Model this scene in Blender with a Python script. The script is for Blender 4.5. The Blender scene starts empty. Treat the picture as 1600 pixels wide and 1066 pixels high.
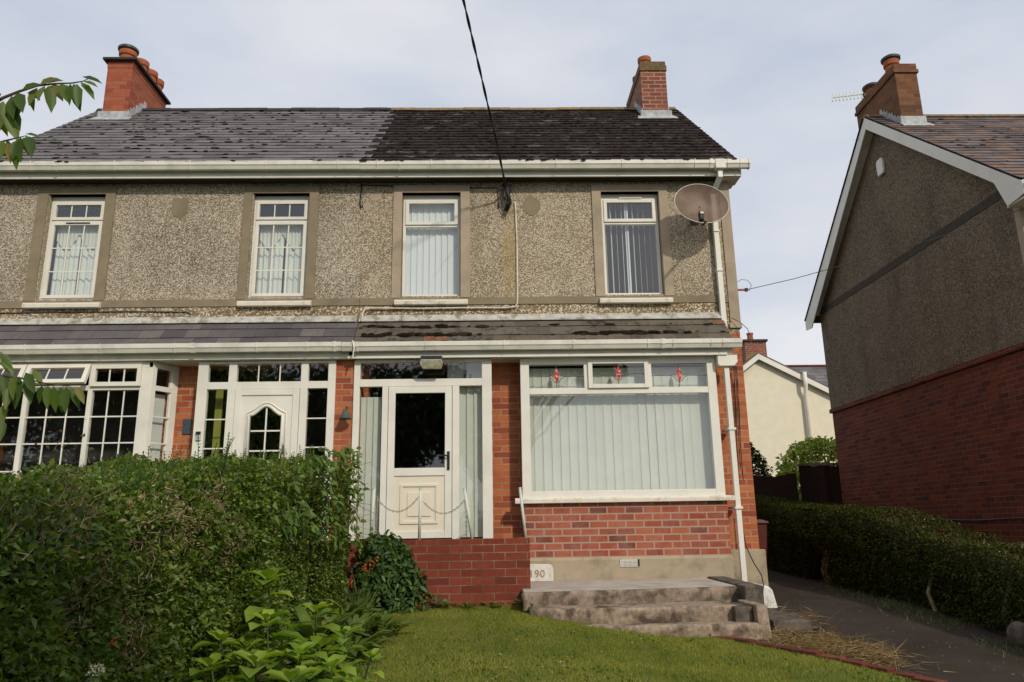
import bpy, math, random
import numpy as np
from mathutils import Vector, Matrix
random.seed(7); rng = np.random.default_rng(7)
R = math.radians
S = bpy.context.scene
COL = S.collection

# ------------------------------------------------------------------ camera
# eye at the origin, Y runs towards the houses, X to the right, Z up
PITCH, ROLL, YAW, FPX = .24024, -.016396, .026958, 1185.2
fw = Vector((math.sin(YAW)*math.cos(PITCH), math.cos(YAW)*math.cos(PITCH), math.sin(PITCH)))
r0 = Vector((math.cos(YAW), -math.sin(YAW), 0)); u0 = r0.cross(fw)
rt = r0*math.cos(ROLL) + u0*math.sin(ROLL); up = rt.cross(fw)
cd = bpy.data.cameras.new('camera'); cam = bpy.data.objects.new('camera', cd); COL.objects.link(cam)
cam.matrix_world = Matrix(((rt.x, up.x, -fw.x, 0), (rt.y, up.y, -fw.y, 0), (rt.z, up.z, -fw.z, 0), (0, 0, 0, 1)))
cd.sensor_width = 36; cd.lens = 36*FPX/1600; cd.clip_start = .05; cd.clip_end = 1500
S.camera = cam
S.view_settings.view_transform = 'Standard'; S.view_settings.look = 'None'
S.view_settings.exposure = 0.06; S.view_settings.gamma = 1

# ------------------------------------------------------------------ sky and sun
EL, AZ = R(33.5), R(28)
sun_dir = Vector((math.sin(AZ)*math.cos(EL), -math.cos(AZ)*math.cos(EL), math.sin(EL)))
ld = bpy.data.lights.new('sun', 'SUN'); ld.energy = 2.35; ld.angle = R(2.4); ld.color = (1, .9, .76)
sun = bpy.data.objects.new('sun', ld); COL.objects.link(sun)
sun.rotation_euler = (-sun_dir).to_track_quat('-Z', 'Y').to_euler(); sun.location = (10, -20, 30)
W = bpy.data.worlds.new('World'); S.world = W; W.use_nodes = True
nt = W.node_tree; nt.nodes.clear()
def N(t, kind, **kw):
    n = t.nodes.new(kind)
    for k, v in kw.items(): setattr(n, k, v)
    return n
sk = N(nt, 'ShaderNodeTexSky', sky_type='NISHITA', sun_disc=False, sun_elevation=EL, sun_rotation=math.pi - AZ)
tc = N(nt, 'ShaderNodeTexCoord')
mp = N(nt, 'ShaderNodeMapping'); mp.inputs['Scale'].default_value = (1.2, 1.2, 3.2)
no = N(nt, 'ShaderNodeTexNoise'); no.inputs['Scale'].default_value = 1.5; no.inputs['Detail'].default_value = 6; no.inputs['Roughness'].default_value = .5
rp = N(nt, 'ShaderNodeValToRGB')
rp.color_ramp.elements[0].position = .36; rp.color_ramp.elements[0].color = (5.3/8.6, 5.9/8.6, 7.1/8.6, 1)
rp.color_ramp.elements[1].position = .66; rp.color_ramp.elements[1].color = (8.2/8.6, 8.25/8.6, 8.5/8.6, 1)
sc8 = N(nt, 'ShaderNodeVectorMath', operation='SCALE'); sc8.inputs['Scale'].default_value = 8.6
mx = N(nt, 'ShaderNodeMix', data_type='RGBA'); mx.inputs['Factor'].default_value = .9
bg = N(nt, 'ShaderNodeBackground'); bg.inputs['Strength'].default_value = .1
wo = N(nt, 'ShaderNodeOutputWorld')
L = nt.links.new
L(tc.outputs['Generated'], mp.inputs['Vector']); L(mp.outputs[0], no.inputs['Vector']); L(no.outputs['Fac'], rp.inputs['Fac'])
L(rp.outputs['Color'], sc8.inputs[0]); L(sk.outputs[0], mx.inputs[6]); L(sc8.outputs[0], mx.inputs[7])
L(mx.outputs[2], bg.inputs['Color']); L(bg.outputs[0], wo.inputs['Surface'])

# ------------------------------------------------------------------ helpers
def at(x, y, Y):
    """point of the plane at distance Y that the photograph shows at pixel (x, y): used to measure the real place"""
    d = rt*((x-800)/FPX) - up*((y-533)/FPX) + fw
    return d*(Y/d.y)

class MB:
    """collects faces in world coordinates; build() makes ONE mesh object, with metric UVs per face"""
    def __init__(s): s.v = []; s.f = []; s.r = []; s.m = []
    def face(s, pts, r=None):
        b = len(s.v); s.v += [tuple(p) for p in pts]; s.f.append(tuple(range(b, b+len(pts)))); s.r.append(random.random() if r is None else r)
    def box(s, x0, x1, y0, y1, z0, z1, r=None):
        r = random.random() if r is None else r
        b = len(s.v)
        s.v += [(x, y, z) for z in (z0, z1) for y in (y0, y1) for x in (x0, x1)]
        for q in ((0, 2, 3, 1), (4, 5, 7, 6), (0, 1, 5, 4), (2, 6, 7, 3), (0, 4, 6, 2), (1, 3, 7, 5)):
            s.f.append(tuple(b+i for i in q)); s.r.append(r)
    def extrude_x(s, prof, x0, x1, r=None):
        """closed (y,z) profile, given clockwise as seen from +X side or not: normals are fixed at build"""
        r = random.random() if r is None else r
        n = len(prof); b = len(s.v)
        s.v += [(x0, y, z) for y, z in prof] + [(x1, y, z) for y, z in prof]
        for i in range(n):
            j = (i+1) % n; s.f.append((b+i, b+j, b+n+j, b+n+i)); s.r.append(r)
        s.f.append(tuple(b+n-1-i for i in range(n))); s.r.append(r); s.f.append(tuple(b+n+i for i in range(n))); s.r.append(r)
    def prism(s, poly, d, r=None):
        """polygon (3d points) extruded by vector d"""
        r = random.random() if r is None else r
        n = len(poly); b = len(s.v); d = Vector(d)
        s.v += [tuple(p) for p in poly] + [tuple(Vector(p)+d) for p in poly]
        for i in range(n):
            j = (i+1) % n; s.f.append((b+i, b+j, b+n+j, b+n+i)); s.r.append(r)
        s.f.append(tuple(b+n-1-i for i in range(n))); s.r.append(r); s.f.append(tuple(b+n+i for i in range(n))); s.r.append(r)
    def tube(s, pts, rad, n=8, cap=True):
        pts = [Vector(p) for p in pts]; b = len(s.v); r = random.random()
        rads = rad if isinstance(rad, (list, tuple)) else [rad]*len(pts)
        t = (pts[1]-pts[0]).normalized(); ref = Vector((0, 0, 1)) if abs(t.z) < .9 else Vector((1, 0, 0))
        for i, p in enumerate(pts):
            a = pts[max(i-1, 0)]; c = pts[min(i+1, len(pts)-1)]; t = (c-a)
            t = t.normalized() if t.length > 1e-9 else Vector((0, 0, 1))
            e = t.cross(ref)
            e = e.normalized() if e.length > 1e-6 else Vector((1, 0, 0)); g = e.cross(t).normalized()
            ref = g
            s.v += [tuple(p + (e*math.cos(2*math.pi*k/n) + g*math.sin(2*math.pi*k/n))*rads[i]) for k in range(n)]
        for i in range(len(pts)-1):
            for k in range(n):
                k2 = (k+1) % n; s.f.append((b+i*n+k, b+i*n+k2, b+(i+1)*n+k2, b+(i+1)*n+k)); s.r.append(r)
        if cap:
            s.f.append(tuple(b+k for k in range(n))); s.r.append(r)
            e = b+(len(pts)-1)*n; s.f.append(tuple(e+n-1-k for k in range(n))); s.r.append(r)
    def lathe(s, prof, c, n=24, axis='z'):
        b = len(s.v); r = random.random(); c = Vector(c)
        for rad, h in prof:
            for k in range(n):
                a = 2*math.pi*k/n
                s.v.append(tuple(c + Vector((rad*math.cos(a), rad*math.sin(a), h))))
        for i in range(len(prof)-1):
            for k in range(n):
                k2 = (k+1) % n; s.f.append((b+i*n+k, b+i*n+k2, b+(i+1)*n+k2, b+(i+1)*n+k)); s.r.append(r)
        s.f.append(tuple(b+n-1-k for k in range(n))); s.r.append(r)
        e = b+(len(prof)-1)*n; s.f.append(tuple(e+k for k in range(n))); s.r.append(r)
    def build(s, name, mat, parent=None, smooth=False, bevel=0, fix=True):
        off = Vector(parent['base']) if parent is not None else Vector((0, 0, 0))
        me = bpy.data.meshes.new(name)
        me.from_pydata([(v[0]-off.x, v[1]-off.y, v[2]-off.z) for v in s.v], [], s.f)
        at_ = me.attributes.new('rnd', 'FLOAT', 'FACE'); at_.data.foreach_set('value', s.r)
        if fix:
            import bmesh
            bm = bmesh.new(); bm.from_mesh(me); bmesh.ops.recalc_face_normals(bm, faces=bm.faces); bm.to_mesh(me); bm.free()
        uv = me.uv_layers.new(name='uv').data
        for p in me.polygons:
            n = p.normal
            if abs(n.z) > .97: t = Vector((1, 0, 0)); w = Vector((0, 1, 0))
            else:
                t = Vector((-n.y, n.x, 0)).normalized(); w = Vector(n).cross(t)
                if w.z < 0: w = -w
            for li in p.loop_indices:
                q = me.vertices[me.loops[li].vertex_index].co + off
                uv[li].uv = (q.dot(t), q.dot(w))
        me.materials.append(mat)
        if smooth:
            for p in me.polygons: p.use_smooth = True
        o = bpy.data.objects.new(name, me); COL.objects.link(o)
        if parent is not None: o.parent = parent
        o['base'] = list(off)
        if bevel:
            m = o.modifiers.new('bevel', 'BEVEL'); m.width = bevel; m.segments = 2; m.limit_method = 'ANGLE'
        return o

def thing(name, label, cat, loc, group=None):
    o = bpy.data.objects.new(name, None); COL.objects.link(o); o.location = loc; o['base'] = list(loc)
    o['label'] = label; o['category'] = cat; o.empty_display_size = .2
    if group: o['group'] = group
    return o
def tag(o, label, cat, group=None, kind=None):
    o['label'] = label; o['category'] = cat
    if group: o['group'] = group
    if kind: o['kind'] = kind
    return o
def structure(o, label=None):
    o['kind'] = 'structure'
    if label: o['label'] = label
    return o

# ------------------------------------------------------------------ materials
def base_mat(name, rough=.7, spec=.3):
    m = bpy.data.materials.new(name); m.use_nodes = True; t = m.node_tree
    b = t.nodes['Principled BSDF']; b.inputs['Roughness'].default_value = rough; b.inputs['Specular IOR Level'].default_value = spec
    return m, t, b
def ramp(t, stops, src):
    r = N(t, 'ShaderNodeValToRGB'); e = r.color_ramp.elements
    while len(e) < len(stops): e.new(.5)
    for i, (p, c) in enumerate(stops):
        e[i].position = p; e[i].color = (*c, 1) if len(c) == 3 else c
    t.links.new(src, r.inputs['Fac']); return r.outputs['Color']
def noise(t, vec, scale, detail=4, rough=.55, out='Fac'):
    n = N(t, 'ShaderNodeTexNoise'); n.inputs['Scale'].default_value = scale; n.inputs['Detail'].default_value = detail; n.inputs['Roughness'].default_value = rough
    if vec is not None: t.links.new(vec, n.inputs['Vector'])
    return n.outputs[out]
def mix(t, a, b, f, blend='MIX'):
    n = N(t, 'ShaderNodeMix', data_type='RGBA', blend_type=blend)
    for k, v in (('A', a), ('B', b)):
        s = n.inputs[6 if k == 'A' else 7]
        if isinstance(v, tuple): s.default_value = (*v, 1)
        else: t.links.new(v, s)
    if isinstance(f, (int, float)): n.inputs[0].default_value = f
    else: t.links.new(f, n.inputs[0])
    return n.outputs[2]
def mrange(t, src, a, b, c=0, d=1):
    n = N(t, 'ShaderNodeMapRange'); n.inputs[1].default_value = a; n.inputs[2].default_value = b; n.inputs[3].default_value = c; n.inputs[4].default_value = d
    t.links.new(src, n.inputs[0]); return n.outputs[0]
def bump(t, b, h, strength=.4, dist=.01, prev=None):
    n = N(t, 'ShaderNodeBump'); n.inputs['Strength'].default_value = strength; n.inputs['Distance'].default_value = dist
    t.links.new(h, n.inputs['Height'])
    if prev: t.links.new(prev, n.inputs['Normal'])
    t.links.new(n.outputs[0], b.inputs['Normal']); return n.outputs[0]
def objv(t): return N(t, 'ShaderNodeTexCoord').outputs['Object']
def geov(t): return N(t, 'ShaderNodeNewGeometry').outputs['Position']
def uvv(t): return N(t, 'ShaderNodeTexCoord').outputs['UV']
def scalev(t, v, s):
    m = N(t, 'ShaderNodeMapping'); m.inputs['Scale'].default_value = s; t.links.new(v, m.inputs['Vector']); return m.outputs[0]
def plain(name, c, rough=.6, var=.12, scale=6, spec=.3, bmp=0, metal=0, dirt=None, dscale=2.0):
    m, t, b = base_mat(name, rough, spec); v = geov(t)
    n = noise(t, v, scale)
    lo = tuple(x*(1-var) for x in c); hi = tuple(min(1, x*(1+var)) for x in c)
    col = ramp(t, [(.3, lo), (.7, hi)], n)
    if dirt:
        n2 = noise(t, v, dscale, 8, .65); col = mix(t, col, dirt[0], mrange(t, n2, dirt[1], dirt[2], 0, dirt[3]))
    t.links.new(col, b.inputs['Base Color']); b.inputs['Metallic'].default_value = metal
    if bmp: bump(t, b, noise(t, v, scale*8, 4), bmp, .005)
    return m
def pebbledash(name, base, mid, pale, dark, scale=42, paleness=.5, stain=None, dirt=.5):
    m, t, b = base_mat(name, .9, .15); v = geov(t)
    vo = N(t, 'ShaderNodeTexVoronoi'); vo.inputs['Scale'].default_value = scale; vo.inputs['Randomness'].default_value = 1
    t.links.new(v, vo.inputs['Vector'])
    sep = N(t, 'ShaderNodeSeparateColor'); t.links.new(vo.outputs['Color'], sep.inputs[0])
    big = noise(t, v, 1.3, 6, .6)
    rsh = N(t, 'ShaderNodeMath', operation='ADD'); t.links.new(sep.outputs[0], rsh.inputs[0])
    t.links.new(mrange(t, big, .3, .7, -.13, .13), rsh.inputs[1])
    col = ramp(t, [(0, dark), (.17, base), (.45, mid), (paleness+.18, mid), (paleness+.24, pale), (1, pale)], rsh.outputs[0])
    edge = mrange(t, vo.outputs['Distance'], .3, .7, 0, .6)
    col = mix(t, col, dark, edge)
    col = mix(t, col, tuple(x*.55 for x in base), mrange(t, noise(t, scalev(t, v, (1.5, 1.5, .35)), 1.6, 8, .65), .53, .8, 0, dirt))
    if stain:
        for (cx, cz, rx, rz, c, s) in stain:
            sx = N(t, 'ShaderNodeSeparateXYZ'); t.links.new(v, sx.inputs[0])
            def q(o, c0, r):
                a = N(t, 'ShaderNodeMath', operation='SUBTRACT'); t.links.new(o, a.inputs[0]); a.inputs[1].default_value = c0
                d = N(t, 'ShaderNodeMath', operation='DIVIDE'); t.links.new(a.outputs[0], d.inputs[0]); d.inputs[1].default_value = r
                p = N(t, 'ShaderNodeMath', operation='POWER'); t.links.new(d.outputs[0], p.inputs[0]); p.inputs[1].default_value = 2
                ab = N(t, 'ShaderNodeMath', operation='ABSOLUTE'); t.links.new(d.outputs[0], ab.inputs[0]); mm = N(t, 'ShaderNodeMath', operation='MULTIPLY'); t.links.new(ab.outputs[0], mm.inputs[0]); t.links.new(ab.outputs[0], mm.inputs[1]); return mm.outputs[0]
            ad = N(t, 'ShaderNodeMath', operation='ADD'); t.links.new(q(sx.outputs[0], cx, rx), ad.inputs[0]); t.links.new(q(sx.outputs[2], cz, rz), ad.inputs[1])
            a2 = N(t, 'ShaderNodeMath', operation='ADD'); t.links.new(ad.outputs[0], a2.inputs[0]); t.links.new(mrange(t, noise(t, v, 4, 6), .3, .7, -.6, .6), a2.inputs[1])
            col = mix(t, col, c, mrange(t, a2.outputs[0], 1.0, .1, 0, s))
    t.links.new(col, b.inputs['Base Color'])
    bump(t, b, vo.outputs['Distance'], -.5, .012); return m
def brick(name, c1, c2, c3, mortar, bw=.235, bh=.089, ms=.011, blotch=.35, mvar=None, bs=.35, rough=.85, seedoff=0.0, ox=0.0, oy=0.0, smear=None):
    m, t, b = base_mat(name, rough, .2); v = uvv(t)
    mpn = N(t, 'ShaderNodeMapping'); mpn.inputs['Location'].default_value = (seedoff+ox, oy, 0); t.links.new(v, mpn.inputs['Vector']); v = mpn.outputs[0]
    dist = noise(t, v, 9, 2, .5, 'Color')
    vm = N(t, 'ShaderNodeVectorMath', operation='MULTIPLY_ADD'); t.links.new(dist, vm.inputs[0]); vm.inputs[1].default_value = (.006, .006, 0); t.links.new(v, vm.inputs[2]); v2 = vm.outputs[0]
    br = N(t, 'ShaderNodeTexBrick'); t.links.new(v2, br.inputs['Vector'])
    br.inputs['Scale'].default_value = 1; br.inputs['Brick Width'].default_value = bw; br.inputs['Row Height'].default_value = bh
    br.inputs['Mortar Size'].default_value = ms; br.inputs['Mortar Smooth'].default_value = .25; br.inputs['Bias'].default_value = 0
    br.inputs['Color1'].default_value = (0, 0, 0, 1); br.inputs['Color2'].default_value = (1, 1, 1, 1); br.inputs['Mortar'].default_value = (.5, .5, .5, 1)
    col = ramp(t, [(0, c3), (.22, c1), (.6, c2), (.85, c1), (1, tuple((a+b_)/2 for a, b_ in zip(c2, c3)))], br.outputs['Color'])
    col = mix(t, col, tuple(x*.5 for x in c1), mrange(t, noise(t, v, 14, 5, .7), .45, .75, 0, blotch))
    mo = mix(t, mortar, mvar or tuple(x*.5 for x in mortar), mrange(t, noise(t, v, 2.3, 5, .6), .4, .65))
    if smear: col = mix(t, col, smear[0], mrange(t, noise(t, v, 5, 8, .7), smear[1], .85, 0, smear[2]))
    col = mix(t, col, mo, br.outputs['Fac'])
    t.links.new(col, b.inputs['Base Color'])
    sub = N(t, 'ShaderNodeMath', operation='MULTIPLY_ADD'); t.links.new(noise(t, v, 45, 4, .6), sub.inputs[0]); sub.inputs[1].default_value = .35
    inv = N(t, 'ShaderNodeMath', operation='SUBTRACT'); inv.inputs[0].default_value = 1; t.links.new(br.outputs['Fac'], inv.inputs[1]); t.links.new(inv.outputs[0], sub.inputs[2])
    bump(t, b, sub.outputs[0], bs, .008); return m
def attr_mat(name, stops, rough=.6, spec=.3, noise_amt=.25, nscale=8, transl=0, moss=None, bmp=.0):
    m, t, b = base_mat(name, rough, spec)
    a = N(t, 'ShaderNodeAttribute', attribute_name='rnd'); col = ramp(t, stops, a.outputs['Fac']); v = geov(t)
    if noise_amt: col = mix(t, col, tuple(x*.45 for x in stops[0][1]), mrange(t, noise(t, v, nscale, 6, .65), .42, .75, 0, noise_amt))
    if moss:
        for c, sc_, lo, hi, amt in moss: col = mix(t, col, c, mrange(t, noise(t, v, sc_, 8, .7), lo, hi, 0, amt))
    t.links.new(col, b.inputs['Base Color'])
    if bmp: bump(t, b, noise(t, v, 60, 4), bmp, .006)
    if transl:
        tr = N(t, 'ShaderNodeBsdfTranslucent'); t.links.new(mix(t, col, (1, 1, .25), 1.0, 'MULTIPLY'), tr.inputs['Color'])
        ms_ = N(t, 'ShaderNodeMixShader'); ms_.inputs[0].default_value = transl
        t.links.new(b.outputs[0], ms_.inputs[1]); t.links.new(tr.outputs[0], ms_.inputs[2]); t.links.new(ms_.outputs[0], t.nodes['Material Output'].inputs['Surface'])
    return m
def glass(name, tint=(.96, .975, .96), refl=1.0, ior=1.5):
    m = bpy.data.materials.new(name); m.use_nodes = True; t = m.node_tree; t.nodes.clear()
    o = N(t, 'ShaderNodeOutputMaterial'); tr = N(t, 'ShaderNodeBsdfTransparent'); tr.inputs['Color'].default_value = (*tint, 1)
    g = N(t, 'ShaderNodeBsdfGlossy'); g.inputs['Roughness'].default_value = .015; g.inputs['Color'].default_value = (refl, refl, refl, 1)
    ge = N(t, 'ShaderNodeNewGeometry'); dt = N(t, 'ShaderNodeVectorMath', operation='DOT_PRODUCT'); t.links.new(ge.outputs['Incoming'], dt.inputs[0]); t.links.new(ge.outputs['Normal'], dt.inputs[1])
    ab = N(t, 'ShaderNodeMath', operation='ABSOLUTE'); t.links.new(dt.outputs['Value'], ab.inputs[0])
    on = N(t, 'ShaderNodeMath', operation='SUBTRACT'); on.inputs[0].default_value = 1; t.links.new(ab.outputs[0], on.inputs[1])
    pw = N(t, 'ShaderNodeMath', operation='POWER'); pw.inputs[1].default_value = 5; t.links.new(on.outputs[0], pw.inputs[0])
    ad = N(t, 'ShaderNodeMath', operation='MULTIPLY_ADD'); ad.inputs[1].default_value = .88; ad.inputs[2].default_value = .12; t.links.new(pw.outputs[0], ad.inputs[0])
    ms_ = N(t, 'ShaderNodeMixShader'); t.links.new(ad.outputs[0], ms_.inputs[0]); t.links.new(tr.outputs[0], ms_.inputs[1]); t.links.new(g.outputs[0], ms_.inputs[2])
    nb = N(t, 'ShaderNodeBump'); nb.inputs['Strength'].default_value = .06; nb.inputs['Distance'].default_value = .02
    t.links.new(noise(t, geov(t), 1.8, 2, .5), nb.inputs['Height']); t.links.new(nb.outputs[0], g.inputs['Normal'])
    t.links.new(ms_.outputs[0], o.inputs['Surface']); return m

M = {}
M['dash'] = pebbledash('pebbledash', (.25, .195, .12), (.39, .315, .21), (.70, .62, .48), (.14, .11, .07), 88, .42,
                       stain=[(.27, 3.7, .16, 1.1, (.42, .29, .09), .38), (1.0, 3.1, 3.0, .07, (.30, .22, .10), .35)])
M['dash_left'] = pebbledash('pebbledash_left', (.225, .18, .118), (.355, .295, .20), (.68, .62, .50), (.125, .10, .068), 88, .42)
M['dash_strip'] = pebbledash('pebbledash_strip', (.24, .175, .095), (.34, .25, .14), (.74, .65, .50), (.12, .09, .055), 52, .50)
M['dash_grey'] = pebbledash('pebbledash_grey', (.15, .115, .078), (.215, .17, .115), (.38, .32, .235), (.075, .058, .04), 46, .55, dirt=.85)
M['render'] = plain('smooth_render', (.40, .325, .235), .9, .08, 5, .15, .25, dirt=((.13, .11, .08), .5, .8, .55))
M['render_olive'] = plain('smooth_render_olive', (.25, .205, .135), .9, .1, 5, .15, .25, dirt=((.11, .1, .07), .5, .8, .5))
M['plinth'] = plain('plinth_render', (.38, .315, .215), .9, .1, 4, .15, .35, dirt=((.11, .10, .06), .50, .70, .65), dscale=2.6)
M['upvc'] = plain('white_upvc', (.74, .72, .63), .4, .05, 3, .4, dirt=((.40, .38, .29), .5, .85, .35))
M['upvc_dirty'] = plain('white_gutter_plastic', (.70, .68, .59), .45, .06, 3, .4, dirt=((.26, .27, .19), .47, .75, .5), dscale=3.5)
M['cream_panel'] = plain('cream_door_panel', (.74, .68, .54), .4, .02, 3, .4)
M['sill'] = plain('painted_sill', (.68, .63, .53), .7, .06, 9, .2, .2, dirt=((.30, .24, .15), .55, .7, .8), dscale=6)
M['brick_pier'] = brick('brick_orange', (.40, .105, .042), (.50, .17, .062), (.25, .06, .035), (.40, .27, .18), ms=.008, bh=.0825, bs=.4, blotch=.35, mvar=(.22, .12, .08))
M['brick_bay'] = brick('brick_bay', (.29, .068, .038), (.38, .115, .058), (.13, .045, .04), (.40, .26, .20), ms=.011, bh=.089, ox=.06, oy=.03, mvar=(.36, .26, .18), smear=((.40, .20, .15), .42, .75))
M['brick_garden'] = brick('brick_garden', (.18, .038, .022), (.22, .05, .027), (.13, .03, .021), (.12, .065, .04), bw=.25, bh=.087, ms=.006, mvar=(.27, .19, .12), bs=.25, blotch=.5, oy=.013)
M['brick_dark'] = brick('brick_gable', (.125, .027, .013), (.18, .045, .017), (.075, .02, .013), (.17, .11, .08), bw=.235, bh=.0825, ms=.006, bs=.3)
M['brick_chim'] = brick('brick_chimney', (.22, .07, .045), (.30, .10, .06), (.14, .05, .04), (.42, .30, .22), bw=.235, bh=.0815, ms=.009)
M['brick_chimL'] = brick('brick_chimney_orange', (.33, .085, .045), (.40, .12, .055), (.24, .06, .04), (.22, .12, .08), bw=.235, bh=.0815, ms=.005)
M['brick_chimN'] = brick('brick_chimney_brown', (.16, .07, .035), (.22, .10, .045), (.10, .05, .03), (.18, .12, .07), bw=.235, bh=.0815, ms=.005)
M['clay'] = plain('clay_pot', (.36, .11, .05), .8, .15, 8, .2)
M['clay_cap'] = plain('mossy_cap', (.26, .18, .07), .9, .25, 10, .15, .3, dirt=((.16, .17, .06), .4, .65, .8), dscale=8)
M['cap_dark'] = plain('dark_cap', (.045, .045, .04), .9, .25, 10, .15, .3)
M['lead'] = plain('lead_flashing', (.40, .42, .42), .6, .25, 12, .4, .2, dirt=((.16, .16, .13), .5, .75, .6), dscale=9)
M['lead_strip'] = plain('mortar_flashing', (.46, .45, .40), .85, .2, 12, .2, .3, dirt=((.17, .15, .08), .48, .62, .8), dscale=7)
M['slate_left'] = attr_mat('slates_grey', [(0, (.10, .092, .092)), (.5, (.135, .126, .124)), (1, (.175, .165, .16))], .75, .25, .3, 5, bmp=.2)
M['slate_right'] = attr_mat('slates_mossy', [(0, (.035, .026, .022)), (.6, (.075, .062, .056)), (1, (.21, .19, .18))], .9, .12, .5, 5,
    moss=[((.020, .013, .010), 2.6, .36, .5, .95), ((.016, .011, .009), 11, .44, .6, .9)], bmp=.6)
M['slate_pent_left'] = attr_mat('canopy_slates_grey', [(0, (.085, .075, .08)), (.5, (.115, .105, .105)), (1, (.15, .138, .13))], .8, .2, .35, 6,
    moss=[((.48, .46, .42), 17, .67, .73, .9)], bmp=.2)
M['slate_pent_right'] = attr_mat('canopy_slates_brown', [(0, (.10, .085, .062)), (.5, (.145, .12, .088)), (.9, (.125, .112, .092)), (.97, (.15, .10, .065)), (1, (.22, .10, .06))], .85, .2, .5, 7,
    moss=[((.55, .52, .45), 15, .67, .74, .9), ((.028, .022, .018), 4.5, .54, .66, .9)], bmp=.4)
M['slate_N'] = attr_mat('slates_neighbour', [(0, (.075, .062, .06)), (.6, (.12, .10, .10)), (1, (.17, .14, .13))], .8, .2, .4, 6, moss=[((.36, .14, .03), 2.6, .5, .72, .7)], bmp=.2)
M['ridge_left'] = plain('ridge_tiles_dark', (.05, .048, .045), .9, .3, 12, .15, .3)
M['ridge_right'] = plain('ridge_tiles_lichen', (.20, .15, .08), .9, .3, 10, .15, .3, dirt=((.38, .18, .04), .5, .7, .8), dscale=5)
M['moss'] = attr_mat('moss', [(0, (.012, .008, .007)), (.7, (.022, .016, .012)), (1, (.045, .036, .02))], 1, .05, .3, 20, bmp=.8)
M['black'] = plain('black_plastic', (.02, .02, .022), .5, .2, 8)
M['dark_metal'] = plain('dark_metal', (.05, .06, .06), .5, .3, 14, .4)
M['interior'] = plain('interior_wall', (.05, .047, .042), .9, .1, 2)
M['interior_yellow'] = plain('interior_yellow_wall', (.26, .28, .05), .8, .1, 2)
M['glass'] = glass('window_glass')
M['glass_dark'] = glass('door_glass', (.35, .37, .36))
M['curtain'] = plain('net_curtain', (.64, .68, .64), .9, .05, 6)
M['blind'] = plain('vertical_blind', (.58, .61, .54), .85, .05, 4)
M['blind_blue'] = plain('pale_blue_blind', (.66, .71, .71), .85, .03, 4)
M['red_glass'] = plain('red_stained_glass', (.42, .03, .025), .3, .6, 30, dirt=((.75, .5, .45), .5, .62, .8), dscale=24)
M['leadcame'] = plain('lead_came', (.10, .11, .11), .6, .1, 10)
M['concrete'] = plain('terrace_concrete', (.28, .215, .16), .95, .3, 16, .12, 1.0, dirt=((.075, .06, .04), .47, .6, .85), dscale=4.5)
M['concrete2'] = plain('step_concrete', (.31, .24, .175), .95, .35, 20, .12, 1.0, dirt=((.07, .05, .035), .48, .62, .9), dscale=4)
M['concrete_top'] = plain('terrace_top', (.43, .38, .33), .92, .1, 5, .15, .4, dirt=((.22, .18, .15), .48, .68, .6), dscale=3)
M['concrete_dark'] = plain('cheek_concrete', (.14, .115, .09), .95, .3, 9, .12, .6, dirt=((.05, .045, .035), .45, .6, .8), dscale=6)
M['whitestone'] = plain('whitewashed_stone', (.66, .64, .58), .9, .1, 9, .15, .5, dirt=((.28, .26, .2), .55, .7, .7), dscale=6)
M['metal_post'] = plain('galvanised_post', (.60, .62, .54), .55, .15, 12, .4, dirt=((.33, .28, .16), .55, .7, .6), dscale=12)
M['chain'] = plain('rusty_chain', (.34, .31, .27), .6, .3, 40, .4)
M['digit'] = plain('number_paint', (.30, .24, .13), .7, .2, 30)
M['cream_wall'] = plain('cream_render', (.76, .70, .54), .9, .05, 3, .15, .2, dirt=((.42, .36, .26), .6, .9, .35), dscale=1.2)
M['fence'] = attr_mat('dark_fence_boards', [(0, (.025, .013, .010)), (1, (.05, .026, .018))], .8, .2, .4, 6)
M['bark'] = plain('bark', (.10, .07, .045), .95, .3, 12, .1, .8)
M['twig'] = attr_mat('dry_twigs', [(0, (.13, .08, .045)), (.6, (.26, .18, .10)), (1, (.42, .32, .19))], .9, .1, 0)
M['straw'] = attr_mat('straw', [(0, (.16, .10, .045)), (.6, (.28, .19, .085)), (1, (.42, .31, .15))], .9, .1, 0, transl=.2)
def leafmat(name, stops, transl=.3, rough=.45, spec=.35): return attr_mat(name, stops, rough, spec, 0, transl=transl)
M['privet'] = leafmat('privet_leaves', [(0, (.045, .09, .014)), (.5, (.11, .185, .024)), (.85, (.19, .27, .04)), (.97, (.26, .32, .06)), (1, (.30, .22, .07))], .45, .4, .45)
M['creeper'] = leafmat('creeper_leaves', [(0, (.05, .10, .015)), (.6, (.10, .17, .025)), (1, (.17, .24, .045))])
M['creeper_dark'] = leafmat('dark_creeper_leaves', [(0, (.025, .06, .016)), (.6, (.055, .11, .024)), (1, (.13, .19, .04))])
M['hydrangea'] = leafmat('hydrangea_leaves', [(0, (.15, .25, .025)), (.6, (.25, .38, .04)), (1, (.36, .48, .07))], .45, .45)
M['lupin'] = leafmat('long_leaves', [(0, (.07, .12, .022)), (.6, (.13, .20, .035)), (1, (.20, .26, .06))], .35)
M['boxhedge'] = leafmat('hedge_leaves_dark', [(0, (.022, .032, .007)), (.6, (.05, .066, .012)), (.9, (.09, .10, .02)), (1, (.17, .11, .04))], .3, .75, .1)
M['yellowgreen'] = leafmat('yellow_green_leaves', [(0, (.16, .22, .02)), (.6, (.28, .36, .03)), (1, (.42, .48, .06))])
M['cherry'] = leafmat('cherry_leaves', [(0, (.05, .10, .015)), (.6, (.10, .17, .025)), (.9, (.17, .22, .04)), (1, (.24, .17, .04))], .5)
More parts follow.
